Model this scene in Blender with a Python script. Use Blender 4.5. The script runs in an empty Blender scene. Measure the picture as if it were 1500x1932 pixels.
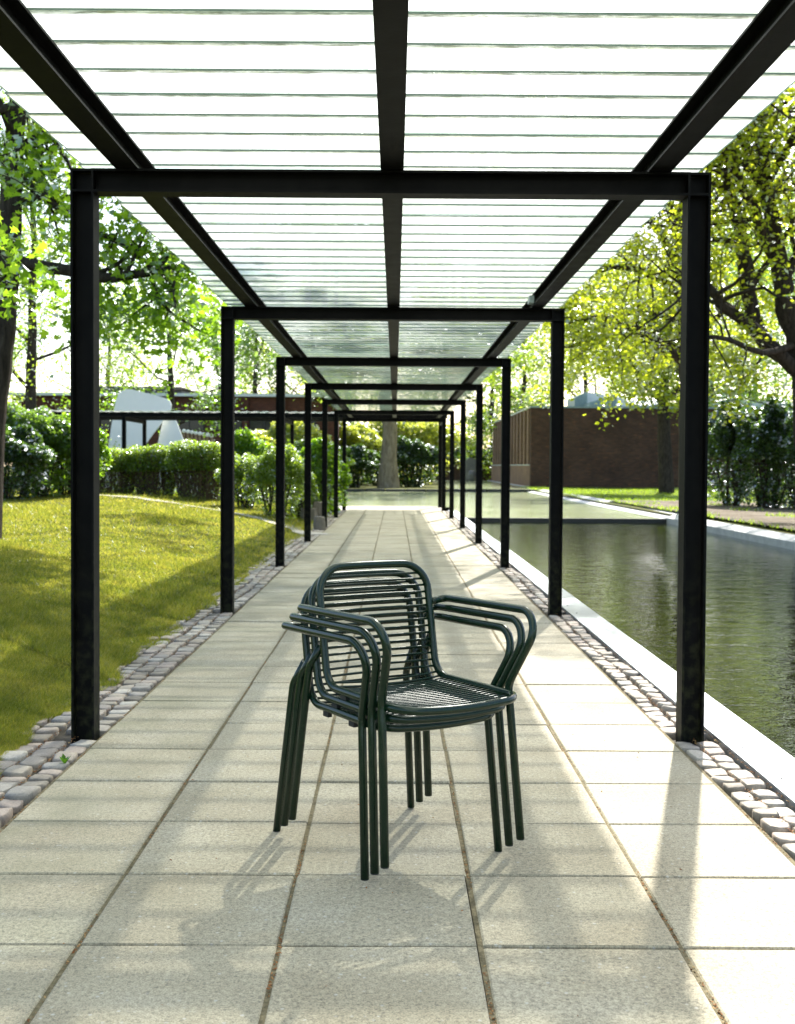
import bpy, math, random
import numpy as np
from mathutils import Matrix, Vector

random.seed(7)
RNG = np.random.default_rng(11)
SC = bpy.context.scene
COL = SC.collection
R = math.radians

# ------------------------------------------------------------------ camera
PX = 2200.0                                  # focal length in pixels of a 1500 px wide frame
CAM_H = 1.194
PITCH, YAW, ROLL, SHIFT = 61 / PX, 5 / PX, .006, 26
cam_data = bpy.data.cameras.new('camera')
cam = bpy.data.objects.new('camera', cam_data)
COL.objects.link(cam)
SC.camera = cam
cam_data.sensor_fit = 'HORIZONTAL'
cam_data.sensor_width = 36
cam_data.lens = 36 * PX / 1500
cam_data.shift_y = -SHIFT / 1500
cam_data.clip_start = .05
cam_data.clip_end = 1500
cam_data.dof.use_dof = True
cam_data.dof.focus_distance = 3.55
cam_data.dof.aperture_fstop = 9
_F = np.array([math.sin(YAW) * math.cos(PITCH), math.cos(YAW) * math.cos(PITCH), -math.sin(PITCH)])
_R = np.array([math.cos(YAW), -math.sin(YAW), 0])
_U = np.cross(_R, _F)
_R, _U = _R * math.cos(ROLL) + _U * math.sin(ROLL), _U * math.cos(ROLL) - _R * math.sin(ROLL)
cam.matrix_world = Matrix(((_R[0], _U[0], -_F[0], 0), (_R[1], _U[1], -_F[1], 0), (_R[2], _U[2], -_F[2], CAM_H), (0, 0, 0, 1)))


def at(px, py, Y):
    """Point of the place seen at a pixel of the 1500 x 1932 photograph, at depth Y."""
    d = _F * PX + _R * (px - 750) - _U * (py - (966 - SHIFT))
    t = Y / d[1]
    return np.array([0, 0, CAM_H]) + t * d


# ------------------------------------------------------------------ sky and sun
SUN_AZ, SUN_EL = R(15.5), R(43)
world = bpy.data.worlds.new('World')
SC.world = world
world.use_nodes = True
wn = world.node_tree
wn.nodes.clear()
sky = wn.nodes.new('ShaderNodeTexSky')
sky.sky_type = 'NISHITA'
sky.sun_disc = False
sky.sun_elevation = SUN_EL
sky.sun_rotation = SUN_AZ
sky.air_density = 1.0
sky.dust_density = 2.0
bg = wn.nodes.new('ShaderNodeBackground')
bg.inputs['Strength'].default_value = .15
wo = wn.nodes.new('ShaderNodeOutputWorld')
wn.links.new(sky.outputs[0], bg.inputs[0])
wn.links.new(bg.outputs[0], wo.inputs[0])

sun_data = bpy.data.lights.new('sun', 'SUN')
sun_data.energy = 5.0
sun_data.angle = R(.8)
sun_data.color = (1, .965, .91)
sun = bpy.data.objects.new('sun', sun_data)
COL.objects.link(sun)
sd = Vector((math.sin(SUN_AZ) * math.cos(SUN_EL), math.cos(SUN_AZ) * math.cos(SUN_EL), math.sin(SUN_EL)))
sun.rotation_euler = sd.to_track_quat('Z', 'Y').to_euler()
sun.location = (8, 30, 30)

SC.view_settings.view_transform = 'Standard'
SC.view_settings.look = 'None'
SC.view_settings.gamma = 1
SC.view_settings.use_curve_mapping = False
SC.view_settings.exposure = 1.28
SC.cycles.max_bounces = 8
SC.cycles.diffuse_bounces = 4
SC.cycles.glossy_bounces = 3
SC.cycles.transmission_bounces = 4
SC.cycles.transparent_max_bounces = 16
SC.cycles.use_denoising = True
SC.cycles.caustics_reflective = False
SC.cycles.caustics_refractive = False
SC.cycles.sample_clamp_indirect = 10


# ------------------------------------------------------------------ materials
class N:
    """Tiny node builder."""
    def __init__(s, name):
        s.m = bpy.data.materials.new(name)
        s.m.use_nodes = True
        s.t = s.m.node_tree
        s.t.nodes.clear()
        s.out = s.t.nodes.new('ShaderNodeOutputMaterial')

    def n(s, kind, inp=None, **kw):
        nd = s.t.nodes.new('ShaderNode' + kind)
        for k, v in kw.items():
            setattr(nd, k, v)
        for k, v in (inp or {}).items():
            s.set(nd.inputs[k], v)
        return nd

    def set(s, sock, v):
        if isinstance(v, bpy.types.NodeSocket):
            s.t.links.new(v, sock)
        elif isinstance(v, bpy.types.Node):
            s.t.links.new(v.outputs[0], sock)
        else:
            if isinstance(v, tuple) and len(v) == 3 and sock.type == 'RGBA':
                v = (*v, 1)
            sock.default_value = v

    def coord(s, kind='Object', scale=(1, 1, 1)):
        c = s.n('TexCoord').outputs[kind]
        if scale != (1, 1, 1):
            c = s.n('Mapping', {'Vector': c, 'Scale': scale}).outputs[0]
        return c

    def pos(s, scale=(1, 1, 1)):
        c = s.n('NewGeometry').outputs['Position']
        if scale != (1, 1, 1):
            c = s.n('Mapping', {'Vector': c, 'Scale': scale}).outputs[0]
        return c

    def noise(s, vec, scale, detail=4, rough=.55, dist=0):
        return s.n('TexNoise', {'Vector': vec, 'Scale': scale, 'Detail': detail, 'Roughness': rough, 'Distortion': dist}).outputs['Fac']

    def ramp(s, fac, stops):
        r = s.n('ValToRGB', {'Fac': fac})
        e = r.color_ramp.elements
        while len(e) < len(stops):
            e.new(.5)
        for i, (p, c) in enumerate(stops):
            e[i].position = p
            e[i].color = (*c, 1) if isinstance(c, tuple) else (c, c, c, 1)
        return r.outputs[0]

    def mix(s, fac, a, b, mode='MIX'):
        m = s.n('Mix', data_type='RGBA', blend_type=mode)
        s.set(m.inputs[0], fac)
        s.set(m.inputs[6], a)
        s.set(m.inputs[7], b)
        return m.outputs[2]

    def math(s, op, a, b=0.0):
        m = s.n('Math', operation=op)
        s.set(m.inputs[0], a)
        s.set(m.inputs[1], b)
        return m.outputs[0]

    def bump(s, h, strength=.4, dist=.01):
        return s.n('Bump', {'Height': h, 'Strength': strength, 'Distance': dist}).outputs[0]

    def principled(s, color, rough=.6, metal=0.0, normal=None, spec=.5):
        p = s.n('BsdfPrincipled', {'Base Color': color, 'Roughness': rough, 'Metallic': metal, 'Specular IOR Level': spec})
        if normal is not None:
            s.set(p.inputs['Normal'], normal)
        return p.outputs[0]

    def done(s, shader):
        s.t.links.new(shader, s.out.inputs['Surface'])
        return s.m


M = {}


def mat_black_steel():
    a = N('black_painted_steel')
    n1 = a.noise(a.pos(), 9, 5)
    n2 = a.noise(a.pos((60, 60, 8)), 1, 3)
    c = a.ramp(n1, [(.3, (.0030, .0032, .0032)), (.7, (.0075, .0078, .0075))])
    # algae film low on the posts
    z = a.n('SeparateXYZ', {'Vector': a.pos()}).outputs['Z']
    low = a.math('MULTIPLY', a.n('MapRange', {'Value': z, 'From Min': .9, 'From Max': .05}).outputs[0],
                 a.ramp(a.noise(a.pos(), 22, 5), [(.45, 0.0), (.68, 1.0)]))
    c = a.mix(a.math('MULTIPLY', low, .45), c, (.06, .065, .028))
    r = a.n('MapRange', {'Value': n1, 'To Min': .45, 'To Max': .65}).outputs[0]
    M['steel'] = a.done(a.principled(c, r, 0, a.bump(n2, .15, .002), .07))


def mat_chair():
    a = N('dark_green_powder_coat')
    n = a.noise(a.pos(), 700, 2)
    M['green'] = a.done(a.principled((.0035, .0190, .0075), .25, 0, a.bump(n, .06, .0006), .42))
    b = N('black_rubber')
    M['rubber'] = b.done(b.principled((.012, .012, .012), .7))


def mat_slab():
    a = N('pale_concrete_slab')
    P = a.pos()
    info = a.n('ObjectInfo').outputs['Random']
    big = a.noise(P, 2.2, 5)
    fine = a.math('ADD', a.math('MULTIPLY', a.noise(P, 210, 2, .8), .6), a.math('MULTIPLY', a.noise(P, 75, 3, .7), .4))
    base = a.ramp(big, [(.25, (.285, .245, .165)), (.55, (.365, .325, .232)), (.8, (.41, .373, .285))])
    base = a.mix(.75, base, a.ramp(info, [(0, (.88, .88, .86)), (1, (1.06, 1.05, 1.03))]), 'MULTIPLY')
    base = a.mix(.9, base, a.ramp(fine, [(.38, .50), (.5, 1.0), (.62, 1.42)]), 'MULTIPLY')
    v = a.n('TexVoronoi', {'Vector': P, 'Scale': 58.0})
    dark = a.ramp(v.outputs['Distance'], [(.16, 1.0), (.34, 0.0)])
    pick = a.ramp(a.n('SeparateColor', {'Color': v.outputs['Color']}).outputs[0], [(.70, 0.0), (.74, 1.0)])
    base = a.mix(a.math('MULTIPLY', a.math('MULTIPLY', dark, pick), .5), base, (.12, .11, .085))
    light = a.ramp(a.n('SeparateColor', {'Color': v.outputs['Color']}).outputs[1], [(.88, 0.0), (.92, 1.0)])
    base = a.mix(a.math('MULTIPLY', a.math('MULTIPLY', dark, light), .5), base, (.58, .56, .5))
    # green-brown algae film creeping in from the lawn side
    x = a.n('SeparateXYZ', {'Vector': P}).outputs['X']
    side = a.n('MapRange', {'Value': x, 'From Min': -.55, 'From Max': -1.3}).outputs[0]
    st = a.math('MULTIPLY', side, a.ramp(a.noise(P, 3.3, 6, .62), [(.38, 0.0), (.66, 1.0)]))
    base = a.mix(a.math('MULTIPLY', st, .62), base, (.17, .165, .095))
    spots = a.ramp(a.noise(P, 7, 6, .7), [(.60, 0.0), (.72, 1.0)])
    base = a.mix(a.math('MULTIPLY', spots, .3), base, (.27, .255, .20))
    h = a.math('ADD', fine, a.math('MULTIPLY', dark, -.5))
    M['slab'] = a.done(a.principled(base, .82, 0, a.bump(h, .35, .002), .3))


def mat_cobble():
    a = N('granite_cobble')
    P = a.pos()
    info = a.n('ObjectInfo').outputs['Random']
    geo = a.n('NewGeometry').outputs['Random Per Island']
    rnd = a.math('FRACT', a.math('ADD', info, geo))
    c = a.ramp(rnd, [(0, (.20, .17, .13)), (.3, (.34, .295, .23)), (.55, (.37, .30, .24)), (.8, (.31, .28, .235)), (1, (.45, .41, .34))])
    c = a.mix(.6, c, a.ramp(a.noise(P, 120, 4, .7), [(.3, .6), (.7, 1.25)]), 'MULTIPLY')
    c = a.mix(.5, c, a.ramp(a.noise(P, 14, 4), [(.3, .7), (.7, 1.15)]), 'MULTIPLY')
    M['cobble'] = a.done(a.principled(c, .75, 0, a.bump(a.noise(P, 45, 5), .5, .006), .3))
    b = N('sandy_joint_soil')
    P = b.pos()
    c = b.ramp(b.noise(P, 60, 5, .7), [(.3, (.085, .072, .042)), (.55, (.19, .16, .095)), (.75, (.29, .245, .15))])
    M['joint'] = b.done(b.principled(c, .95, 0, b.bump(b.noise(P, 150, 3), .8, .006), .1))
    b = N('dry_bud_scales')
    c = b.ramp(b.n('NewGeometry').outputs['Random Per Island'], [(0, (.16, .06, .02)), (.5, (.30, .13, .045)), (1, (.40, .27, .12))])
    M['debris'] = b.done(b.principled(c, .8, 0, None, .2))


def leaf_mat(key, dark, mid, lite, trans=.5, scale=1.0, gloss=.25, wr=.6, wn=.6):
    a = N(key + '_leaves')
    P = a.pos()
    rnd = a.n('NewGeometry').outputs['Random Per Island']
    f = a.math('ADD', a.math('MULTIPLY', rnd, wr), a.math('MULTIPLY', a.noise(P, scale, 6, .7), wn))
    c = a.ramp(f, [(.25, dark), (.55, mid), (.9, lite)])
    d = a.n('BsdfDiffuse', {'Color': c}).outputs[0]
    tc = a.mix(1, c, (2.9, 2.9, 1.3), 'MULTIPLY')
    t = a.n('BsdfTranslucent', {'Color': tc}).outputs[0]
    mx = a.n('MixShader', {0: trans, 1: d, 2: t}).outputs[0]
    g = a.n('BsdfGlossy', {'Color': (.9, .95, 1), 'Roughness': .42}).outputs[0]
    fr = a.math('MULTIPLY', a.n('Fresnel', {'IOR': 1.4}).outputs[0], gloss)
    M[key] = a.done(a.n('MixShader', {0: fr, 1: mx, 2: g}).outputs[0])


def mat_plants():
    leaf_mat('maple', (.055, .105, .010), (.105, .185, .018), (.17, .26, .030), .62)
    leaf_mat('oak', (.095, .125, .012), (.17, .205, .020), (.25, .27, .030), .68)
    leaf_mat('birch', (.10, .14, .022), (.16, .22, .034), (.21, .28, .05), .62)
    leaf_mat('forest', (.05, .09, .018), (.085, .145, .028), (.12, .19, .038), .58)
    leaf_mat('hedge', (.050, .075, .010), (.11, .165, .020), (.20, .27, .04), .58, 2.5)
    leaf_mat('laurel', (.012, .028, .007), (.030, .062, .014), (.065, .11, .028), .45, 1.5, .35)
    leaf_mat('yellow', (.12, .14, .024), (.22, .25, .06), (.32, .34, .11), .58, .7)
    leaf_mat('grass', (.036, .058, .011), (.120, .138, .026), (.29, .245, .075), .48, 2.6, .08, .35, .85)
    leaf_mat('weed', (.035, .08, .010), (.05, .12, .014), (.08, .16, .02), .4)
    a = N('rough_bark')
    P = a.pos((1, 1, .25))
    h = a.noise(P, 18, 6, .65, .4)
    c = a.ramp(h, [(.3, (.020, .016, .012)), (.6, (.065, .052, .040)), (.8, (.11, .095, .075))])
    M['bark'] = a.done(a.principled(c, .92, 0, a.bump(h, .9, .03), .1))
    a = N('pale_bark')
    P = a.pos((1, 1, .3))
    h = a.noise(P, 7, 7, .65, .6)
    c = a.ramp(h, [(.3, (.14, .105, .07)), (.55, (.29, .23, .165)), (.8, (.40, .34, .26))])
    M['palebark'] = a.done(a.principled(c, .92, 0, a.bump(h, 1, .06), .1))
    a = N('mossy_lawn_soil')
    P = a.pos()
    c = a.ramp(a.noise(P, 1.3, 6, .65), [(.3, (.045, .066, .014)), (.5, (.09, .10, .022)), (.72, (.160, .135, .042))])
    c = a.mix(.5, c, a.ramp(a.noise(P, 30, 4, .7), [(.3, .55), (.7, 1.3)]), 'MULTIPLY')
    M['lawn'] = a.done(a.principled(c, .95, 0, a.bump(a.noise(P, 40, 5), 1, .03), .1))
    a = N('bare_soil')
    P = a.pos()
    c = a.ramp(a.noise(P, 1.6, 7, .7), [(.3, (.11, .085, .055)), (.55, (.20, .165, .12)), (.75, (.30, .26, .20))])
    c = a.mix(.6, c, a.ramp(a.noise(P, 18, 4, .8), [(.3, .5), (.7, 1.3)]), 'MULTIPLY')
    M['soil'] = a.done(a.principled(c, .95, 0, a.bump(a.noise(P, 15, 5), 1, .05), .1))
    a = N('gravel_path')
    P = a.pos()
    c = a.ramp(a.noise(P, 25, 5, .7), [(.3, (.32, .29, .24)), (.7, (.5, .47, .4))])
    M['gravel'] = a.done(a.principled(c, .95, 0, a.bump(a.noise(P, 40, 3), .5, .01), .1))


def mat_glass():
    a = N('weathered_glass_face')
    P = a.coord('Object')
    W = a.pos()
    info = a.n('ObjectInfo').outputs['Random']
    off = a.n('VectorMath', {0: P, 1: a.n('CombineXYZ', {'X': a.math('MULTIPLY', info, 91.0), 'Y': a.math('MULTIPLY', info, 37.0)}).outputs[0]}, operation='ADD').outputs[0]
    xyz = a.n('SeparateXYZ', {'Vector': P})
    y = xyz.outputs['Y']
    tint = a.ramp(info, [(0, (.80, .84, .74)), (.35, (.86, .87, .79)), (.7, (.89, .89, .82)), (.86, (.66, .82, .74)), (.93, (.88, .88, .80)), (1, (.82, .86, .78))])
    film = a.noise(off, 5, 5, .6)
    transl = a.n('BsdfTranslucent', {'Color': a.mix(.5, tint, a.ramp(film, [(.3, .78), (.7, 1.1)]), 'MULTIPLY')}).outputs[0]
    clear = a.n('BsdfTransparent', {'Color': a.mix(.5, tint, (1, 1, 1))}).outputs[0]
    f1 = a.n('MapRange', {'Value': film, 'To Min': .70, 'To Max': .84}).outputs[0]
    s = a.n('MixShader', {0: f1, 1: clear, 2: transl}).outputs[0]
    # grime caught along the lapped edge
    edge = a.math('SUBTRACT', 1.0, a.n('MapRange', {'Value': a.math('ABSOLUTE', a.math('SUBTRACT', y, -.127)), 'From Min': .022, 'From Max': .040}).outputs[0])
    str1 = a.noise(a.n('Mapping', {'Vector': off, 'Scale': (9, 30, 1)}).outputs[0], 1, 6, .75)
    g = a.math('MULTIPLY', edge, a.ramp(str1, [(.36, .55), (.48, .78), (.57, 1.0)]))
    sp = a.ramp(a.noise(a.n('Mapping', {'Vector': off, 'Scale': (26, 60, 1)}).outputs[0], 1, 5, .8), [(.69, 0.0), (.76, 1.0)])
    g = a.math('MAXIMUM', g, a.math('MULTIPLY', sp, .55))
    dirt = a.n('BsdfDiffuse', {'Color': (.05, .055, .03)}).outputs[0]
    dirt_t = a.n('BsdfTranslucent', {'Color': (.13, .145, .10)}).outputs[0]
    dd = a.n('MixShader', {0: .6, 1: dirt, 2: dirt_t}).outputs[0]
    s = a.n('MixShader', {0: a.math('MULTIPLY', g, .95), 1: s, 2: dd}).outputs[0]
    M['glass_top'] = a.done(s)
    b = N('clear_glass_face')
    P = b.pos((1.2, 9, 1))
    bp = b.bump(b.noise(P, 1.6, 3), .5, .004)
    t = b.n('BsdfTransparent', {'Color': (.97, .99, .975)}).outputs[0]
    g = b.n('BsdfGlossy', {'Color': (1, 1, 1), 'Roughness': .06, 'Normal': bp}).outputs[0]
    fr = b.n('Fresnel', {'IOR': 1.35, 'Normal': bp}).outputs[0]
    M['glass_under'] = b.done(b.n('MixShader', {0: fr, 1: t, 2: g}).outputs[0])
    c = N('green_glass_edge')
    d = c.n('BsdfDiffuse', {'Color': (.20, .27, .23)}).outputs[0]
    t = c.n('BsdfTranslucent', {'Color': (.30, .42, .36)}).outputs[0]
    M['glass_edge'] = c.done(c.n('MixShader', {0: .5, 1: d, 2: t}).outputs[0])
    w = N('dark_window_glass')
    M['window'] = w.done(w.principled((.012, .014, .016), .08))


def mat_water(key, col, bscale, bstr, rough=.02):
    a = N(key)
    P = a.pos((1, 1.6, 1))
    h = a.math('ADD', a.noise(P, bscale, 4, .6, .6), a.math('MULTIPLY', a.noise(P, bscale * 4.3, 2), .25))
    big = a.noise(a.pos(), .35, 3)
    c = a.mix(a.ramp(big, [(.35, 0.0), (.7, 1.0)]), col, tuple(x * 1.8 for x in col))
    p = a.n('BsdfPrincipled', {'Base Color': c, 'Roughness': rough, 'IOR': 1.33, 'Normal': a.bump(h, bstr, .014)})
    M[key] = a.done(p.outputs[0])


def mat_brick(key, c1, c2, mortar, scale=1.0):
    a = N(key)
    P = a.pos()
    x = a.n('SeparateXYZ', {'Vector': P})
    u = a.n('CombineXYZ', {'X': a.math('ADD', x.outputs['X'], x.outputs['Y']), 'Y': x.outputs['Z']}).outputs[0]
    b = a.n('TexBrick', {'Vector': u, 'Color1': (*c1, 1), 'Color2': (*c2, 1), 'Mortar': (*mortar, 1), 'Scale': scale,
                         'Mortar Size': .006, 'Mortar Smooth': .2, 'Bias': -.1, 'Brick Width': .24, 'Row Height': .075})
    c = a.mix(.8, b.outputs['Color'], a.ramp(a.noise(P, .7, 6, .7), [(.3, .6), (.6, 1.05), (.8, 1.4)]), 'MULTIPLY')
    # paler and redder bricks in loose rows
    n = a.noise(a.n('Mapping', {'Vector': P, 'Scale': (2.2, 2.2, 13)}).outputs[0], 1, 3, .7)
    c = a.mix(a.ramp(n, [(.60, 0.0), (.70, .55)]), c, (.30, .12, .055))
    n = a.noise(a.n('Mapping', {'Vector': P, 'Scale': (3, 3, 13), 'Location': (9, 4, 2)}).outputs[0], 1, 3, .7)
    c = a.mix(a.ramp(n, [(.60, 0.0), (.70, .5)]), c, (.055, .038, .03))
    M[key] = a.done(a.principled(c, .88, 0, a.bump(b.outputs['Fac'], -.4, .008), .2))


def plain(key, col, rough=.6, metal=0.0, noise=8, amt=.3, bump=.0):
    a = N(key)
    n = a.noise(a.pos(), noise, 5, .6)
    c = a.mix(amt, col, a.ramp(n, [(.3, .55), (.7, 1.35)]), 'MULTIPLY')
    M[key] = a.done(a.principled(c, rough, metal, a.bump(n, bump, .01) if bump else None))


mat_black_steel(); mat_chair(); mat_slab(); mat_cobble(); mat_plants(); mat_glass()
mat_water('pond_water', (.010, .012, .004), 3.2, .7)
mat_water('upper_pond_water', (.30, .33, .19), 5, .5, .10)  # pale base colour paints in the reflected sky and bright foliage
mat_brick('dark_brick', (.115, .058, .036), (.075, .040, .027), (.085, .072, .060))
mat_brick('red_brick', (.14, .05, .032), (.10, .038, .026), (.10, .075, .06))
mat_brick('pale_brick', (.30, .18, .12), (.25, .145, .10), (.24, .19, .15))
plain('zinc', (.27, .30, .32), .42, .6, 3, .30)
plain('concrete_edge', (.50, .50, .48), .8, 0, 6, .35, .3)
plain('dark_stone', (.045, .043, .040), .8, 0, 10, .4, .5)
plain('grey_stone', (.20, .19, .175), .85, 0, 9, .5, .6)
plain('brown_stone', (.155, .135, .105), .9, 0, 9, .5, .7)
plain('white_paint', (.88, .885, .88), .35, 0, 2, .05)
plain('white_sheet', (.78, .79, .79), .4, 0, 4, .12)
plain('teal_sheet', (.28, .36, .36), .45, .2, 4, .25)
plain('wood_post', (.28, .19, .11), .8, 0, 12, .4)
plain('twig', (.12, .082, .048), .9, 0, 20, .4)
plain('cobble_soil', (.045, .036, .022), .95, 0, 40, .5, .5)
plain('ground_soil', (.06, .07, .025), .95, 0, .8, .5)


# ------------------------------------------------------------------ object helpers
def np_mesh(name, V, F):
    """V (n,3), F (m,k) all faces with k corners."""
    V = np.asarray(V, np.float32)
    F = np.asarray(F, np.int32)
    me = bpy.data.meshes.new(name)
    k = F.shape[1]
    me.vertices.add(len(V))
    me.vertices.foreach_set('co', V.ravel())
    me.loops.add(F.size)
    me.loops.foreach_set('vertex_index', F.ravel())
    me.polygons.add(len(F))
    me.polygons.foreach_set('loop_start', np.arange(0, F.size, k, dtype=np.int32))
    me.update(calc_edges=True)
    return me


def link(name, me, mats, parent=None, loc=None, smooth=False):
    o = bpy.data.objects.new(name, me)
    COL.objects.link(o)
    if me is not None and mats is not None and len(me.materials) == 0:
        for m in (mats if isinstance(mats, (list, tuple)) else [mats]):
            me.materials.append(M[m] if isinstance(m, str) else m)
    if loc is not None:
        o.location = loc
    if parent is not None:
        o.parent = parent
        if loc is None:
            o.matrix_parent_inverse = Matrix.Translation(-Vector(parent.location))
    if smooth:
        me.polygons.foreach_set('use_smooth', [True] * len(me.polygons))
    return o


def tag(o, label=None, cat=None, group=None, kind=None):
    for k, v in (('label', label), ('category', cat), ('group', group), ('kind', kind)):
        if v:
            o[k] = v
    return o


def thing(name, label, cat, loc=(0, 0, 0), group=None):
    o = bpy.data.objects.new(name, None)
    o.empty_display_size = .2
    COL.objects.link(o)
    o.location = loc
    return tag(o, label, cat, group)


class MB:
    """Collects polygons for one mesh."""
    def __init__(s):
        s.v, s.f, s.mi = [], [], []

    def add(s, V, F, mi=0):
        b = len(s.v)
        s.v += [tuple(map(float, p)) for p in V]
        s.f += [tuple(int(i) + b for i in f) for f in F]
        s.mi += [mi] * len(F)
        return s

    def box(s, x0, x1, y0, y1, z0, z1, mi=0):
        return s.add([(x0, y0, z0), (x1, y0, z0), (x1, y1, z0), (x0, y1, z0), (x0, y0, z1), (x1, y0, z1), (x1, y1, z1), (x0, y1, z1)],
                     [(0, 3, 2, 1), (4, 5, 6, 7), (0, 1, 5, 4), (1, 2, 6, 5), (2, 3, 7, 6), (3, 0, 4, 7)], mi)

    def prism(s, poly, to3d, t0, t1, mi=0):
        n = len(poly)
        V = [to3d(u, v, t0) for u, v in poly] + [to3d(u, v, t1) for u, v in poly]
        F = [tuple(range(n))[::-1], tuple(range(n, 2 * n))] + [(i, (i + 1) % n, (i + 1) % n + n, i + n) for i in range(n)]
        return s.add(V, F, mi)

    def tube(s, pts, rad, sides=8, mi=0, cap=True, closed=False):
        V, F = tube_arrays(pts, rad, sides, closed)
        cap = cap and not closed
        s.add(V, F, mi)
        if cap:
            n = len(pts)
            b = len(s.v) - n * sides
            s.f += [tuple(b + i for i in range(sides))[::-1], tuple(b + (n - 1) * sides + i for i in range(sides))]
            s.mi += [mi, mi]
        return s

    def build(s, name, mats, parent=None, loc=None, smooth=False, angle=None):
        me = bpy.data.meshes.new(name)
        me.from_pydata(s.v, [], s.f)
        me.polygons.foreach_set('material_index', s.mi)
        if smooth:
            me.polygons.foreach_set('use_smooth', [len(f) == 4 for f in s.f])
        me.update()
        return link(name, me, mats, parent, loc)


def tube_arrays(pts, rad, sides, closed=False):
    P = np.asarray(pts, float)
    n = len(P)
    rad = np.broadcast_to(np.asarray(rad, float), (n,))
    T = np.empty_like(P)
    T[1:-1] = P[2:] - P[:-2]
    T[0] = P[1] - P[0]
    T[-1] = P[-1] - P[-2]
    if closed:
        T[0] = P[1] - P[-1]
        T[-1] = P[0] - P[-2]
    T /= np.linalg.norm(T, axis=1)[:, None] + 1e-12
    up = np.array([0, 0, 1.0]) if abs(T[0][2]) < .9 else np.array([1.0, 0, 0])
    u = np.cross(T[0], up)
    u /= np.linalg.norm(u)
    ang = np.arange(sides) * 2 * np.pi / sides
    V = np.empty((n, sides, 3))
    for i in range(n):
        u = u - T[i] * (u @ T[i])
        u /= np.linalg.norm(u) + 1e-12
        w = np.cross(T[i], u)
        V[i] = P[i] + rad[i] * (np.cos(ang)[:, None] * u + np.sin(ang)[:, None] * w)
    m_ = n if closed else n - 1
    i, j = np.meshgrid(np.arange(m_), np.arange(sides), indexing='ij')
    a = i * sides + j
    b = i * sides + (j + 1) % sides
    i2 = ((i + 1) % n) * sides
    F = np.stack([a, b, i2 + (j + 1) % sides, i2 + j], -1).reshape(-1, 4)
    return V.reshape(-1, 3), F


def fillet(pts, radii, seg=7):
    """Round the corners of a polyline."""
    P = [np.asarray(p, float) for p in pts]
    out = [P[0]]
    for i in range(1, len(P) - 1):
        r = radii[i - 1] if isinstance(radii, (list, tuple)) else radii
        a, b, c = P[i - 1], P[i], P[i + 1]
        u, v = a - b, c - b
        lu, lv = np.linalg.norm(u), np.linalg.norm(v)
        u, v = u / lu, v / lv
        ca = np.clip(u @ v, -1, 1)
        th = math.acos(ca)
        d = min(r / max(math.tan(th / 2), 1e-4), lu * .49, lv * .49)
        p0, p1 = b + u * d, b + v * d
        for k in range(seg + 1):
            t = k / seg
            # circle-like quadratic rational blend
            w = math.sin(th / 2)
            den = (1 - t) ** 2 + 2 * w * t * (1 - t) + t * t
            out.append(((1 - t) ** 2 * p0 + 2 * w * t * (1 - t) * b + t * t * p1) / den)
    out.append(P[-1])
    return np.array(out)


def copy_obj(o, parent, loc, rot=None, name=None):
    c = o.copy()
    COL.objects.link(c)
    c.parent = parent
    c.location = loc
    if rot is not None:
        c.rotation_euler = rot
    return c


def sheet(name, x0, x1, y0, y1, z, mat, kind='structure'):
    o = MB().add([(x0, y0, z), (x1, y0, z), (x1, y1, z), (x0, y1, z)], [(0, 1, 2, 3)]).build(name, mat)
    return tag(o, kind=kind)


# ================================================================== LARGE STRUCTURE
PATH_L, PATH_R = -1.28, 1.22
FR_Y = [5.08 + 4.36 * k for k in range(7)]          # portal frames
FX0, FX1, FH = -1.412, 1.362, 2.473

sheet('ground', -500, 500, -60, 900, -1.0, 'ground_soil')


def lawn_z(X, Y):
    d = np.maximum(0, -1.62 - X)
    z = .55 * (1 - np.exp(-d / 2.6))
    z = z + .035 * np.sin(X * .9 + 1.3) * np.sin(Y * .55) * np.minimum(1, d / 2)
    z = z + .012 * np.sin(X * 3.1 + Y * 1.7) * np.minimum(1, d)
    return z - .015


def grid_sheet(name, xs, ys, zf, mat, kind='structure'):
    X, Y = np.meshgrid(xs, ys, indexing='ij')
    Z = zf(X, Y)
    n, m = X.shape
    i, j = np.meshgrid(np.arange(n - 1), np.arange(m - 1), indexing='ij')
    a = i * m + j
    F = np.stack([a, a + m, a + m + 1, a + 1], -1).reshape(-1, 4)
    me = np_mesh(name, np.stack([X, Y, Z], -1).reshape(-1, 3), F)
    o = link(name, me, mat, smooth=True)
    return tag(o, kind=kind)


xs = -1.62 - np.concatenate([np.linspace(0, 12, 60), np.linspace(12.6, 70, 24)])[::1]
lawn = grid_sheet('left_lawn', xs[::-1], np.linspace(-10, 30.9, 110), lawn_z, 'lawn')
sheet('back_lawn', -80, -3.2, 34.8, 56.2, .08, 'lawn')
sheet('far_lawn', -200, 200, 56.2, 420, .06, 'lawn')
right_lawn = grid_sheet('right_lawn', np.concatenate([np.linspace(6.62, 20, 40), np.linspace(21, 120, 20)]), np.linspace(-10, 72, 100),
                        lambda X, Y: .06 + .05 * np.sin(X * .7) * np.sin(Y * .5) * np.minimum(1, (X - 6.6)), 'lawn')
sheet('cross_path', -40, 1.36, 31.05, 34.8, -.012, 'gravel')

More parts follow.
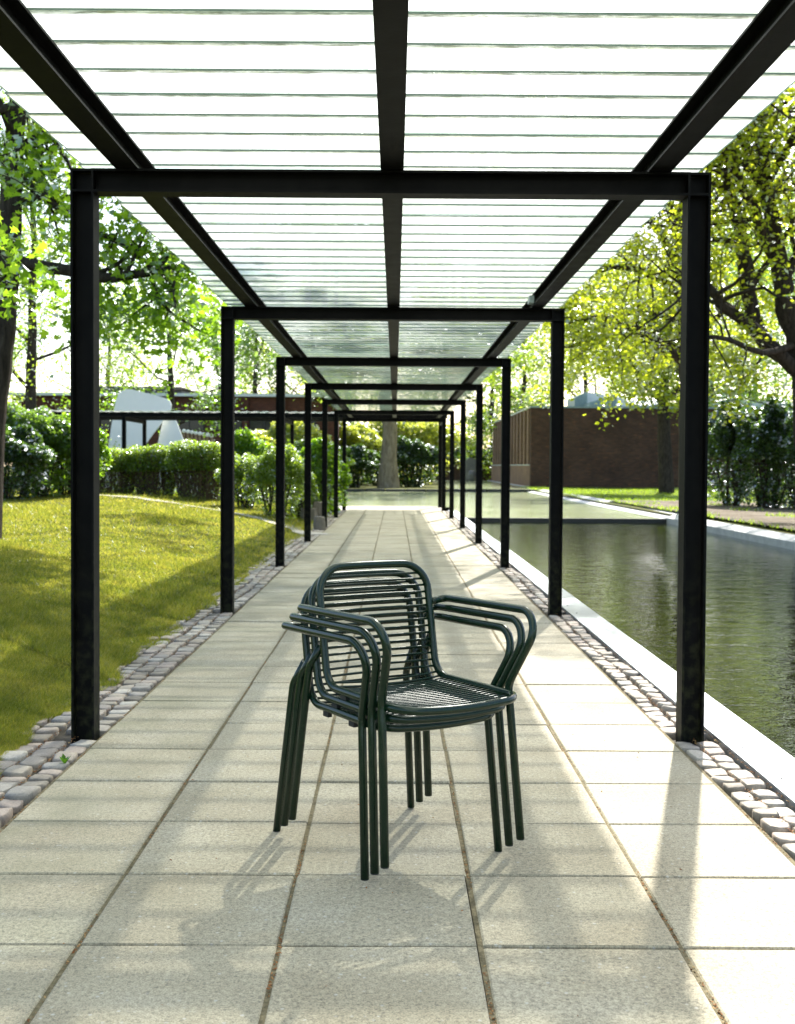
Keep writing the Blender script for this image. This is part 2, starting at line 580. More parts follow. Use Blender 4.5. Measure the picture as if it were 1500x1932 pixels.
# worn gravel trail across the lawn
tr = [at(150, 938, 26.6), at(240, 944, 25.8), at(330, 953, 24.6), at(430, 961, 23.4), at(540, 971, 21.6), at(600, 985, 20)]
tp = np.array([(p[0], p[1]) for p in tr])
dense = np.array([tp[int(t)] * (1 - t % 1) + tp[min(int(t) + 1, 5)] * (t % 1) for t in np.linspace(0, 4.999, 60)])
dv = np.gradient(dense, axis=0)
nv = np.stack([-dv[:, 1], dv[:, 0]], -1)
nv /= np.linalg.norm(nv, axis=1)[:, None]
wd = .22 + .08 * np.sin(np.arange(60) * .7)
L, Rr = dense + nv * wd[:, None], dense - nv * wd[:, None]
V = []
for q in (L, Rr):
    V.append(np.stack([q[:, 0], q[:, 1], lawn_z(q[:, 0], q[:, 1]) + .02], -1))
V = np.concatenate(V)
i = np.arange(59)
tag(link('trail', np_mesh('trail', V, np.stack([i, i + 1, i + 61, i + 60], -1)), 'gravel'), kind='structure')

# ---- paved path with its slabs
path = MB().add([(PATH_L - .012, -4, -.014), (PATH_R + .012, -4, -.014), (PATH_R + .012, 31.12, -.014), (PATH_L - .012, 31.12, -.014)], [(0, 1, 2, 3)]).build('path', 'cobble_soil')
tag(path, kind='structure')


def slab_mesh(name, w, d, t=.04, c=.004, seed=0):
    rg = np.random.default_rng(seed)
    x, y = w / 2, d / 2
    V, rings = [], [(0, 0, -t), (0, 0, -c), (c, c, 0)]
    for ix, iy, z in rings:
        for sx, sy in ((-1, -1), (1, -1), (1, 1), (-1, 1)):
            V.append((sx * (x - ix) + rg.normal(0, .0008), sy * (y - iy) + rg.normal(0, .0008), z))
    F = [(8, 9, 10, 11)]
    for r in (0, 4):
        F += [(r + i, r + (i + 1) % 4, r + 4 + (i + 1) % 4, r + 4 + i) for i in range(4)]
    me = bpy.data.meshes.new(name)
    me.from_pydata(V, [], F)
    me.materials.append(M['slab'])
    return me


slab_meshes = [slab_mesh('paving_slab', .487, .4905, seed=i) for i in range(4)]
ROW0 = -.13 + .5 * 3
for r in range(60):
    for cidx in range(5):
        o = bpy.data.objects.new('paving_slab', random.choice(slab_meshes))
        COL.objects.link(o)
        o.parent = path
        o.location = (PATH_L + .25 + .5 * cidx + random.gauss(0, .0012), ROW0 + .25 + .5 * r + random.gauss(0, .0012), random.gauss(0, .0013))
        o.rotation_euler = (random.gauss(0, .0022), random.gauss(0, .0022), random.gauss(0, .0012))
mb = MB()
for r in range(-10, 0):
    for cidx in range(5):
        x, y = PATH_L + .25 + .5 * cidx, ROW0 + .25 + .5 * r
        mb.box(x - .2435, x + .2435, y - .246, y + .246, -.04, 0)
tag(mb.build('paving_slabs_near', 'slab', path), kind='stuff')
mb = MB()
for cidx in range(5):
    x = PATH_L + .25 + .5 * cidx
    for y in (31.62, 32.12, 32.62, 33.12, 33.62, 34.12, 34.5):
        mb.box(x - .2435, x + .2435, y - .246, y + .246, -.04, .0)
tag(mb.build('paving_slabs_far', 'slab', path), kind='stuff')


for k in range(0, 6):
    x = PATH_L + .5 * k
    w_ = .0068
    MB().box(x - w_, x + w_, 1.0, 31.1, -.03, -.0045).build('sand_joint', 'joint', path)


# ---- cobble strips
def cobble_mesh(seed):
    rg = np.random.default_rng(100 + seed)
    V, F = [], []
    rings = [(1.0, 1.0, -.06), (1.0, 1.0, -.009), (.965, .965, -.001), (.80, .80, .002)]
    ang = np.array([-.5, 0, .5]) * 1.0
    base = [(-1, -1), (0, -1.03), (1, -1), (1.03, 0), (1, 1), (0, 1.03), (-1, 1), (-1.03, 0)]
    jit = rg.normal(0, .065, (8, 2))
    for k, (a, b, z) in enumerate(rings):
        for q, (x, y) in enumerate(base):
            cr = .94 if q % 2 == 0 else 1
            V.append(((x * cr + jit[q, 0]) * a * .5, (y * cr + jit[q, 1]) * b * .5, z + (rg.normal(0, .002) if k > 1 else 0)))
    V.append((0, 0, .003))
    for r in range(3):
        F += [(8 * r + i, 8 * r + (i + 1) % 8, 8 * r + 8 + (i + 1) % 8, 8 * r + 8 + i) for i in range(8)]
    F += [(24 + i, 24 + (i + 1) % 8, 32) for i in range(8)]
    me = bpy.data.meshes.new('cobble')
    me.from_pydata(V, [], F)
    me.polygons.foreach_set('use_smooth', [True] * len(F))
    me.materials.append(M['cobble'])
    return me


COB = [cobble_mesh(i) for i in range(8)]
COBV = [np.array([v.co[:] for v in m.vertices]) for m in COB]
COBF = [[tuple(p.vertices) for p in m.polygons] for m in COB]


def near_post(x, y, hw, hd, posts):
    return any(abs(x - px) < hw + .045 and abs(y - py) < hd + .045 for px, py in posts)


def cobble_strip(name, x0, rows, roww, y0, y1, posts, ragged):
    bed = MB().add([(x0, y0, -.03), (x0 + rows * roww, y0, -.03), (x0 + rows * roww, y1, -.03), (x0, y1, -.03)], [(0, 1, 2, 3)]).build(name, 'cobble_soil')
    tag(bed, kind='structure')
    spots = []
    for r in range(rows):
        y = y0 + random.uniform(0, .1)
        while y < y1:
            l = random.uniform(.085, .15)
            x = x0 + roww * (r + .5) + .012 * math.sin(y * 2.1 + r) + random.gauss(0, .004)
            if not near_post(x, y + l / 2, roww / 2, l / 2, posts):
                spots.append((x, y + l / 2, roww - .013 + random.gauss(0, .004), l - .015))
            y += l
    spots.sort(key=lambda s: s[1])
    vis = [s for s in spots if s[1] > 3.4]
    ind = set(id(s) for s in vis[:300])
    mb = MB()
    for s in spots:
        k = random.randrange(8)
        z = random.gauss(-.004, .004)
        rz = random.gauss(0, .05)
        if id(s) in ind:
            o = bpy.data.objects.new('cobble', COB[k])
            COL.objects.link(o)
            o.parent = bed
            o.location = (s[0], s[1], z)
            o.scale = (s[2], s[3], 1)
            o.rotation_euler = (random.gauss(0, .03), random.gauss(0, .03), rz)
        else:
            V = COBV[k] * np.array([s[2], s[3], 1])
            mb.add(V + np.array([s[0], s[1], z]), COBF[k])
    st = mb.build('cobbles_beyond', 'cobble', bed, smooth=True)
    tag(st, kind='stuff')
    return bed


postsL = [(FX0 + .05, y + .05) for y in FR_Y]
postsR = [(FX1 - .05, y + .05) for y in FR_Y]
strip_l = cobble_strip('cobble_strip_left', PATH_L - .012 - .412, 4, .103, 0, 31.1, postsL, True)
strip_r = cobble_strip('cobble_strip_right', PATH_R + .012, 2, .091, 0, 31.1, postsR, False)

# bud scales and litter caught in the joints
pts = []
for x in [PATH_L + .5 * k for k in range(6)]:
    n = 1500
    y = 2.3 + 16 * RNG.random(n) ** 2
    keep = np.sin(y * 3.1 + x * 7) + np.sin(y * 7.7 + x * 3) + RNG.normal(0, .5, n) > .35
    pts.append(np.stack([x + RNG.normal(0, .003, n), y, np.full(n, -.006) + RNG.uniform(0, .004, n)], -1)[keep])
for x, s in ((PATH_R + .10, .006), (PATH_R + .2, .004), (PATH_L - .115, .005), (PATH_L - .22, .006), (PATH_L - .40, .03)):
    n = 1400
    y = 3.6 + 14 * RNG.random(n) ** 1.7
    pts.append(np.stack([x + RNG.normal(0, s, n), y, np.full(n, -.008) + RNG.uniform(0, .008, n)], -1))
n = 260
pts.append(np.stack([RNG.uniform(-1.25, 1.2, n), RNG.uniform(2.4, 12, n), np.full(n, .003)], -1))
Pd = np.concatenate(pts)
n = len(Pd)
a = RNG.uniform(0, 2 * np.pi, n)
s = RNG.uniform(.0025, .006, n)
ux = np.stack([np.cos(a), np.sin(a), RNG.normal(0, .3, n)], -1)
uy = np.stack([-np.sin(a), np.cos(a), RNG.normal(0, .3, n)], -1)
V = np.stack([Pd - ux * s[:, None], Pd - uy * s[:, None] * .45, Pd + ux * s[:, None], Pd + uy * s[:, None] * .45 + np.array([0, 0, .002])], 1).reshape(-1, 3)
lit = link('leaf_litter', np_mesh('leaf_litter', V, np.arange(4 * n).reshape(-1, 4)), 'debris')
tag(lit, 'small brown bud scales caught in the paving joints', 'litter', kind='stuff')

# ---- ponds
CX0, CX1 = PATH_R + .012 + .19, PATH_R + .012 + .19 + .215
tag(MB().add([(CX1 - .01, -8, -.13), (6.45, -8, -.13), (6.45, 27.6, -.13), (CX1 - .01, 27.6, -.13)], [(0, 1, 2, 3)]).build('pond', 'pond_water'), kind='structure')
tag(MB().add([(CX1 - .01, 27.75, -.035), (6.6, 27.75, -.035), (6.6, 56.0, -.035), (-3.25, 56.0, -.035), (-3.25, 34.75, -.035), (CX1 - .01, 34.75, -.035)],
             [(0, 1, 2, 3, 4, 5)]).build('upper_pond', 'upper_pond_water'), kind='structure')
sheet('far_pond', 2.7, 7.0, 56.6, 92, .085, 'upper_pond_water')

cop = MB().box(CX0, CX1, -6, 31.2, -.6, .012).build('pond_coping', 'zinc')
tag(cop, 'pale zinc coping strip along the pond edge beside the paved path', 'coping')
mb = MB()
for k in range(60):
    y = 1.4 + .5 * k
    ang = [2 * math.pi * i / 8 for i in range(8)]
    for xx in (CX0 + .055,):
        V = [(xx + .007 * math.cos(t), y + .007 * math.sin(t), .0115) for t in ang] + [(xx + .005 * math.cos(t), y + .005 * math.sin(t), .0155) for t in ang]
        mb.add(V, [(i, (i + 1) % 8, 8 + (i + 1) % 8, 8 + i) for i in range(8)] + [tuple(range(8, 16))])
tag(mb.build('screw_heads', 'dark_stone', cop), kind='stuff')
edge = MB().prism([(6.45, -.6), (6.72, -.6), (6.72, .075), (6.66, .085), (6.45, .0)], lambda u, v, t: (u, t, v), -8, 27.7).build('pond_kerb', 'concrete_edge')
tag(edge, 'pale concrete kerb along the far side of the rippled near pond', 'kerb')
edge = MB().prism([(6.35, -.6), (7.3, -.6), (7.3, .08), (7.15, .10), (6.35, -.02)], lambda u, v, t: (u, t, v), 27.72, 56.1).build('pond_kerb', 'concrete_edge')
tag(edge, 'wide sloping pale concrete bank of the upper pond by the grass', 'kerb')
w = MB().box(CX1 + .003, 6.44, 27.6, 27.76, -.6, -.025).build('pond_weir', 'dark_stone')
tag(w, 'dark low weir between the rippled near pond and upper pond', 'weir')
far = thing('stone_edging', 'row of dark kerb stones along the far end of the upper pond', 'edging', (2, 56.1, 0))
x = -3.3
while x < 7.2:
    l = random.uniform(.85, 1.05)
    MB().box(x, x + l - .07, 55.95 + random.uniform(-.04, .04), 56.3, -.3, .085 + random.uniform(-.015, .015)).build('stone', 'dark_stone', far)
    x += l
sheet('bare_ground', 6.9, 30, 8, 38, .13, 'soil')

# ================================================================== PERGOLA
per = thing('pergola', 'long black steel pergola with overlapping glass roof panes above the paved path', 'pergola', (0, 5, 0))
FT, WT, PS = .010, .007, .10


def h_post(name, x0, y0, ztop, parent, mat='steel'):
    m = MB()
    m.box(x0, x0 + FT, y0, y0 + PS, -.06, ztop)
    m.box(x0 + PS - FT, x0 + PS, y0, y0 + PS, -.06, ztop)
    m.box(x0 + FT, x0 + PS - FT, y0 + PS / 2 - WT / 2, y0 + PS / 2 + WT / 2, -.06, ztop - .012)
    for z in (ztop - PS, ztop - .011):
        m.box(x0 + FT, x0 + PS - FT, y0 + .001, y0 + PS - .001, z, z + FT)
    return m.build(name, mat, parent)


def h_beam_x(name, x0, x1, y0, z1, parent):
    m = MB()
    m.box(x0, x1, y0, y0 + PS, z1 - FT, z1)
    m.box(x0, x1, y0, y0 + PS, z1 - PS, z1 - PS + FT)
    m.box(x0, x1, y0 + PS / 2 - WT / 2, y0 + PS / 2 + WT / 2, z1 - PS + FT, z1 - FT)
    return m.build(name, 'steel', parent)


def i_beam_y(name, xc, y0, y1, z0, parent, w=.10, h=.095):
    m = MB()
    m.box(xc - w / 2, xc + w / 2, y0, y1, z0, z0 + .009)
    m.box(xc - w / 2, xc + w / 2, y0, y1, z0 + h - .009, z0 + h)
    m.box(xc - .004, xc + .004, y0, y1, z0 + .009, z0 + h - .009)
    return m.build(name, 'steel', parent)


for y in FR_Y:
    h_post('post', FX0, y, FH, per)
    h_post('post', FX1 - PS, y, FH, per)
    h_beam_x('crossbeam', FX0 + PS, FX1 - PS, y, FH, per)
XC = (FX0 + FX1) / 2 + .005
LB = [-1.17, XC, 1.14]
for x in LB:
    i_beam_y('longitudinal_beam', x, -4.0, 31.35, FH + .002, per)
MB().box(1.05, 1.088, FR_Y[1] - .22, FR_Y[1] - .10, FH + .012, FH + .07).build('bracket', 'teal_sheet', per)

PITCHG, PLEN = .263, .302
GZ = FH + .002 + .095 + .016


def pane_mesh(w, name='glass_pane'):
    x, y, t = w / 2, PLEN / 2, .007
    me = bpy.data.meshes.new(name)
    V = [(-x, -y, 0), (x, -y, 0), (x, y, 0), (-x, y, 0), (-x, -y, t), (x, -y, t), (x, y, t), (-x, y, t)]
    F = [(0, 3, 2, 1), (4, 5, 6, 7), (0, 1, 5, 4), (1, 2, 6, 5), (2, 3, 7, 6), (3, 0, 4, 7)]
    me.from_pydata(V, [], F)
    for k in ('glass_under', 'glass_top', 'glass_edge'):
        me.materials.append(M[k])
    me.polygons.foreach_set('material_index', [0, 1, 2, 2, 2, 2])
    return me


GL, GRt = XC - 1.455, XC + 1.45
PM = [pane_mesh(XC - GL - .004), pane_mesh(GRt - XC - .004)]
TILT = math.atan2(.0105, PITCHG)
k = 0
y = -3.6
while y < 31.45:
    for side in (0, 1):
        o = bpy.data.objects.new('glass_pane', PM[side])
        COL.objects.link(o)
        o.parent = per
        o.matrix_parent_inverse = Matrix.Translation(-Vector(per.location))
        xc = (GL + XC) / 2 if side == 0 else (GRt + XC) / 2
        o.location = (xc + random.gauss(0, .004), y + random.gauss(0, .004), GZ + random.gauss(0, .001))
        o.rotation_euler = (TILT + random.gauss(0, .002), 0, random.gauss(0, .0022))
    y += PITCHG

# crossing pergola
cr = thing('pergola', 'distant black pergola with a glass roof crossing left behind the bushes', 'pergola', (-6, 31.3, 0))
cy0, cy1 = 31.36 + .03, 33.95
for xp in (1.36, -2.95, -7.25, -11.55, -15.85):
    for yy in (cy0, cy1):
        h_post('post', xp - PS, yy, FH, cr)
    m = MB()
    m.box(xp - PS, xp, cy0 + PS, cy1, FH - FT, FH).box(xp - PS, xp, cy0 + PS, cy1, FH - PS, FH - PS + FT)
    m.box(xp - PS / 2 - .004, xp - PS / 2 + .004, cy0 + PS, cy1, FH - PS + FT, FH - FT)
    m.build('crossbeam', 'steel', cr)
for yy in (31.47, 32.72, 33.97):
    m = MB()
    m.box(-18, 1.4, yy - .05, yy + .05, FH + .003, FH + .012).box(-18, 1.4, yy - .05, yy + .05, FH + .11, FH + .119)
    m.box(-18, 1.4, yy - .004, yy + .004, FH + .012, FH + .11)
    m.build('longitudinal_beam', 'steel', cr)
cm = pane_mesh(2.85)
x = -17.8
while x < 1.3:
    o = bpy.data.objects.new('glass_pane', cm)
    COL.objects.link(o)
    o.parent = cr
    o.matrix_parent_inverse = Matrix.Translation(-Vector(cr.location))
    o.location = (x, 32.85, FH + .15)
    o.rotation_euler = (math.atan2(.03, PITCHG), 0, R(-90))
    x += PITCHG


# ================================================================== STACK OF CHAIRS
def make_chair():
    root = thing('armchair', 'chair', 'chair', (0, 0, 0))
    RT = .0125
    z0 = RT
    # local axes: x to the sitter's left as seen from the front right, y forward, z up
    q = .203
    loop = fillet([(0, -.208, .801), (q, -.208, .801), (q, -.140, .440), (q + .006, .304, .442), (0, .304, .442)], [.085, .075, .062], 9)
    k_ = 1 - (loop[:, 0] / q) ** 2
    top = np.clip((loop[:, 2] - .72) / .08, 0, 1) * np.clip(k_, 0, 1)
    frt = np.clip((loop[:, 1] - .22) / .08, 0, 1) * np.clip(k_, 0, 1)
    loop[:, 1] += -.016 * top + .016 * frt
    loop[:, 2] += .003 * top - .008 * frt
    extra = []
    for A, B in zip(loop[:-1], loop[1:]):
        extra.append(A)
        if np.linalg.norm(A - B) > .08 and (A[0] == 0 or B[0] == 0):
            for u in (.2, .4, .6, .8):
                p = A + (B - A) * u
                e = A if A[0] else B
                kk = (1 - (p[0] / q) ** 2) - ((1 - u) * (1 - (A[0] / q) ** 2) + u * (1 - (B[0] / q) ** 2))
                p[1] += (-.016 if p[2] > .6 else .016) * kk
                p[2] += (.003 if p[2] > .6 else -.008) * kk
                extra.append(p)
    extra.append(loop[-1])
    loop = np.array(extra)
    full = np.concatenate([loop, (loop * np.array([-1, 1, 1]))[::-1][1:-1]])
    MB().tube(full, RT, 12, closed=True).build('seat_and_back_frame', 'green', root, loc=(0, 0, 0), smooth=True)
    for s in (1, -1):
        arm = fillet([(s * .240, .266, .002), (s * .227, .226, .40), (s * .224, .218, .462), (s * .269, .336, .692), (s * .276, -.205, .684), (s * (q + .006), -.196, .672)],
                     [.4, .085, .066, .040], 10)
        MB().tube(arm, RT, 12).build('arm_and_front_leg', 'green', root, loc=(0, 0, 0), smooth=True)
        bl = fillet([(s * .260, -.267, .002), (s * .217, -.236, .485), (s * (q + .001), -.178, .565)], [.07], 7)
        MB().tube(bl, RT, 12).build('back_leg', 'green', root, loc=(0, 0, 0), smooth=True)
        MB().tube([(s * .228, .223, .442), (s * q, .223, .442)], .008, 8).build('stub', 'green', root, loc=(0, 0, 0), smooth=True)
        for yb in (-.03, .13):
            MB().box(s * q - .007, s * q + .007, yb - .016, yb + .016, .414, .432).build('stacking_pad', 'rubber', root, loc=(0, 0, 0))
        for p in ((s * .240, .266), (s * .260, -.267)):
            MB().tube([(p[0], p[1], 0), (p[0], p[1], .004)], RT * .98, 10).build('foot_cap', 'rubber', root, loc=(0, 0, 0))
    # rods follow the side of the loop
    side = loop
    ds = np.concatenate([[0], np.cumsum(np.linalg.norm(np.diff(side, axis=0), axis=1))])
    start = ds[np.argmin(np.abs(side[:, 2] - .765) + (side[:, 1] > 0))]
    d = start
    while d < ds[-1]:
        p = np.array([np.interp(d, ds, side[:, i]) for i in range(3)])
        if p[1] > .285:
            break
        back = p[2] > .47
        n = np.array([0, -1, 0]) if back else np.array([0, 0, -1])
        bow = .012 if back else .010
        pts = [np.array([p[0] * u, p[1], p[2]]) + n * bow * (1 - u * u) for u in np.linspace(-.99, .99, 9)]
        MB().tube(pts, .0038, 8).build('rod', 'green', root, loc=(0, 0, 0), smooth=True)
        d += .0224
    return root


def copy_tree(o, parent=None):
    c = o.copy()
    COL.objects.link(c)
    c.parent = parent
    for ch in list(o.children):
        copy_tree(ch, c)
    return c


chair0 = make_chair()
CH_O = np.array([-.017, 3.683, .001])
fr = np.array([.529, -.849, 0])
rz = math.atan2(fr[0], -fr[1]) + math.pi     # local +y to world front
chair_labels = ['dark green tubular metal armchair standing on the paving, lowest of the stack of three',
                'dark green tubular metal armchair, middle one of the stack of three',
                'dark green tubular metal armchair on top of the stack of three']
for k in range(3):
    o = chair0 if k == 0 else copy_tree(chair0)
    o.location = CH_O + fr * .055 * k + np.array([0, 0, .034 * k])
    o.rotation_euler = (0, 0, math.atan2(fr[1], fr[0]) - math.pi / 2)
    tag(o, chair_labels[k], 'chair', 'stacked green armchairs')


# ================================================================== PLANTS
def unit(v):
    return v / (np.linalg.norm(v, axis=-1, keepdims=True) + 1e-9)


def leaf_quads(P, size, up=.5, droop=.3, width=.36, away=None):
    n = len(P)
    size = np.broadcast_to(size, (n,))[:, None] * RNG.uniform(.65, 1.3, (n, 1))
    a = RNG.normal(0, 1, (n, 3))
    a[:, 2] = a[:, 2] * .5 - droop
    if away is not None:
        a += away
    a = unit(a)
    nn = RNG.normal(0, 1, (n, 3))
    nn[:, 2] = np.abs(nn[:, 2]) + up
    nn = unit(nn - a * (nn * a).sum(1, keepdims=True))
    b = np.cross(nn, a)
    V = np.stack([P - a * size * .5, P + b * size * width - a * size * .05 + nn * size * .10, P + a * size * .5, P - b * size * width - a * size * .05 + nn * size * .10], 1)
    return V.reshape(-1, 3)


def lobed_leaves(P, size):
    """Leaves with five lobes, for the near maple."""
    n = len(P)
    size = np.broadcast_to(size, (n,))[:, None] * RNG.uniform(.7, 1.25, (n, 1))
    a = RNG.normal(0, 1, (n, 3))
    a[:, 2] = a[:, 2] * .4 - .6
    a = unit(a)
    nn = RNG.normal(0, 1, (n, 3))
    nn[:, 2] = np.abs(nn[:, 2]) + .5
    nn = unit(nn - a * (nn * a).sum(1, keepdims=True))
    b = np.cross(nn, a)
    shape = [(0, -.5, 0), (.42, -.32, .06), (.22, -.12, 0), (.52, .12, .10), (.17, .14, 0), (0, .55, -.05), (-.17, .14, 0), (-.52, .12, .10), (-.22, -.12, 0), (-.42, -.32, .06)]
    V = np.stack([P + (b * x + a * y + nn * z) * size for x, y, z in shape], 1).reshape(-1, 3)
    base = (np.arange(n) * 10)[:, None, None]
    T = np.array([(0, 1, 2), (2, 3, 4), (4, 5, 6), (6, 7, 8), (8, 9, 0), (0, 2, 8), (2, 4, 8), (4, 6, 8)])
    return V, (base + T[None]).reshape(-1, 3)


class Tree:
    def __init__(s):
        s.V, s.F, s.nv = [], [], 0
        s.tips, s.lead = [], []

    def limb(s, pts, r0, r1, sides=7):
        pts = np.asarray(pts, float)
        t = np.linspace(0, 1, len(pts))
        V, F = tube_arrays(pts, r0 * (1 - t) + r1 * t, sides)
        s.V.append(V)
        s.F.append(F + s.nv)
        s.nv += len(V)

    def branch(s, p, d, length, r, level, bend=.25, rise=.08, kids=(5, 4), leafy=1):
        """Grow a wandering branch with children; the last levels carry leaves."""
        nseg = 6 if level > 0 else 4
        pts = [np.asarray(p, float)]
        d = unit(np.asarray(d, float))
        for i in range(nseg):
            d = unit(d + RNG.normal(0, bend, 3) + np.array([0, 0, rise]))
            pts.append(pts[-1] + d * length / nseg)
        s.limb(pts, r, r * .35, 6 if level > 1 else (5 if level == 1 else 4))
        pts = np.array(pts)
        if level <= leafy:
            for i in range(1, len(pts)):
                s.tips.append((pts[i - 1] + pts[i]) / 2)
                s.tips.append(pts[i])
        if level > 0:
            n = kids[0] if level > 1 else kids[1]
            for j in range(n):
                t = RNG.uniform(.25, 1.0) if j else 1.0
                f = t * (len(pts) - 1)
                i = min(int(f), len(pts) - 2)
                q = pts[i] + (pts[i + 1] - pts[i]) * (f - i)
                dd = unit(pts[i + 1] - pts[i])
                side = RNG.normal(0, 1, 3)
                side[2] = side[2] * .6
                side = unit(side - dd * (side @ dd))
                nd = unit(dd * RNG.uniform(.35, .8) + side)
                s.branch(q, nd, length * RNG.uniform(.42, .62), r * .35 * (1.25 - t * .35), level - 1, bend, rise, kids, leafy)

    def along(s, pts, r0, r1, n, length, level, start=.2, kids=(5, 4), rise=.05, leafy=1, smooth=True):
        """A hand placed limb that sprouts branches."""
        pts = np.asarray(pts, float)
        if smooth and len(pts) > 2:
            t = np.linspace(0, len(pts) - 1, (len(pts) - 1) * 3 + 1)
            P = []
            for f in t:
                i = min(int(f), len(pts) - 2)
                u = f - i
                p0, p1, p2, p3 = pts[max(i - 1, 0)], pts[i], pts[i + 1], pts[min(i + 2, len(pts) - 1)]
                P.append(.5 * ((2 * p1) + (-p0 + p2) * u + (2 * p0 - 5 * p1 + 4 * p2 - p3) * u * u + (-p0 + 3 * p1 - 3 * p2 + p3) * u ** 3))
            pts = np.array(P) + RNG.normal(0, r0 * .12, (len(P), 3)) * np.linspace(0, 1, len(P))[:, None]
        s.limb(pts, r0, r1, 9)
        for j in range(n):
            t = start + (1 - start) * (j + RNG.random()) / n
            f = t * (len(pts) - 1)
            i = min(int(f), len(pts) - 2)
            q = pts[i] + (pts[i + 1] - pts[i]) * (f - i)
            dd = unit(pts[i + 1] - pts[i])
            side = RNG.normal(0, 1, 3)
            side = unit(side - dd * (side @ dd))
            nd = unit(dd * RNG.uniform(.2, .7) + side)
            s.branch(q, nd, length * RNG.uniform(.6, 1.2), (r0 * (1 - t) + r1 * t) * .5, level, .22, rise, kids, leafy)
        return pts

    def finish(s, name, label, cat, base, leaf, bark, n_leaves, size, spread, group=None, lobed=False, cull=None, parent=None, up=.5, droop=.3):
        root = parent or thing(name, label, cat, tuple(map(float, base)), group)
        me = np_mesh('trunk', np.concatenate(s.V), np.concatenate(s.F))
        link('trunk' if parent is None else 'stems', me, bark, root, smooth=True)
        T = np.array(s.tips)
        if cull is not None:
            T = T[cull(T)]
        if lobed:
            hi = T[T[:, 2] > 6.2]
            T = T[T[:, 2] <= 6.2]
            Q = hi[RNG.integers(0, len(hi), 19000)] + RNG.normal(0, .13, (19000, 3))  # high leaves, mostly out of view, added to cast dappled shade
            V = leaf_quads(Q, .13, up, droop)
            link('upper_shade_crown', np_mesh('upper_shade_crown', V, np.arange(len(V)).reshape(-1, 4)), leaf, root)
        P = T[RNG.integers(0, len(T), n_leaves)] + RNG.normal(0, spread, (n_leaves, 3))
        if lobed:
            V, F = lobed_leaves(P, size)
        else:
            V = leaf_quads(P, size, up, droop)
            F = np.arange(len(V)).reshape(-1, 4)
        link('crown' if parent is None else 'foliage', np_mesh('crown', V, F), leaf, root)
        return root


def auto_tree(name, label, base, height, radius, r0, leaf, bark, n_leaves, size, spread=.25, limbs=12, first=.3, group=None, kids=(5, 4), lean=(0, 0), shape=1.0, droop=.3, level=2):
    t = Tree()
    base = np.asarray(base, float)
    k = 9
    tr = np.array([base + np.array([lean[0] * (i / k) ** 1.3, lean[1] * (i / k) ** 1.3, height * .92 * i / k]) + (RNG.normal(0, r0 * .35, 3) * np.array([1, 1, 0]) if i > 1 else 0) for i in range(k + 1)])
    tr[0][2] -= .15
    rad = r0 * (1 - .85 * np.linspace(0, 1, k + 1))
    rad[0] *= 1.35
    V, F = tube_arrays(tr, rad, 10)
    t.V.append(V); t.F.append(F); t.nv += len(V)
    for j in range(limbs):
        u = first + (1 - first) * (j + RNG.random() * .8) / limbs
        f = u * k
        i = min(int(f), k - 1)
        q = tr[i] + (tr[i + 1] - tr[i]) * (f - i)
        az = j * 2.4 + RNG.normal(0, .3)
        w = math.sin(math.pi * min(.97, .18 + .82 * (u - first) / (1 - first) * .9)) ** .7 * shape + (1 - shape) * (1 - u)
        el = .15 + 1.0 * (u - first) / (1 - first)
        d = np.array([math.cos(az) * math.cos(el), math.sin(az) * math.cos(el), math.sin(el)])
        t.branch(q, d, radius * max(.35, w), max(.02, r0 * .38 * (1.1 - u)), level, .2, .04, kids)
    return t.finish(name, label, 'tree', base, leaf, bark, n_leaves, size, spread, group, droop=droop)


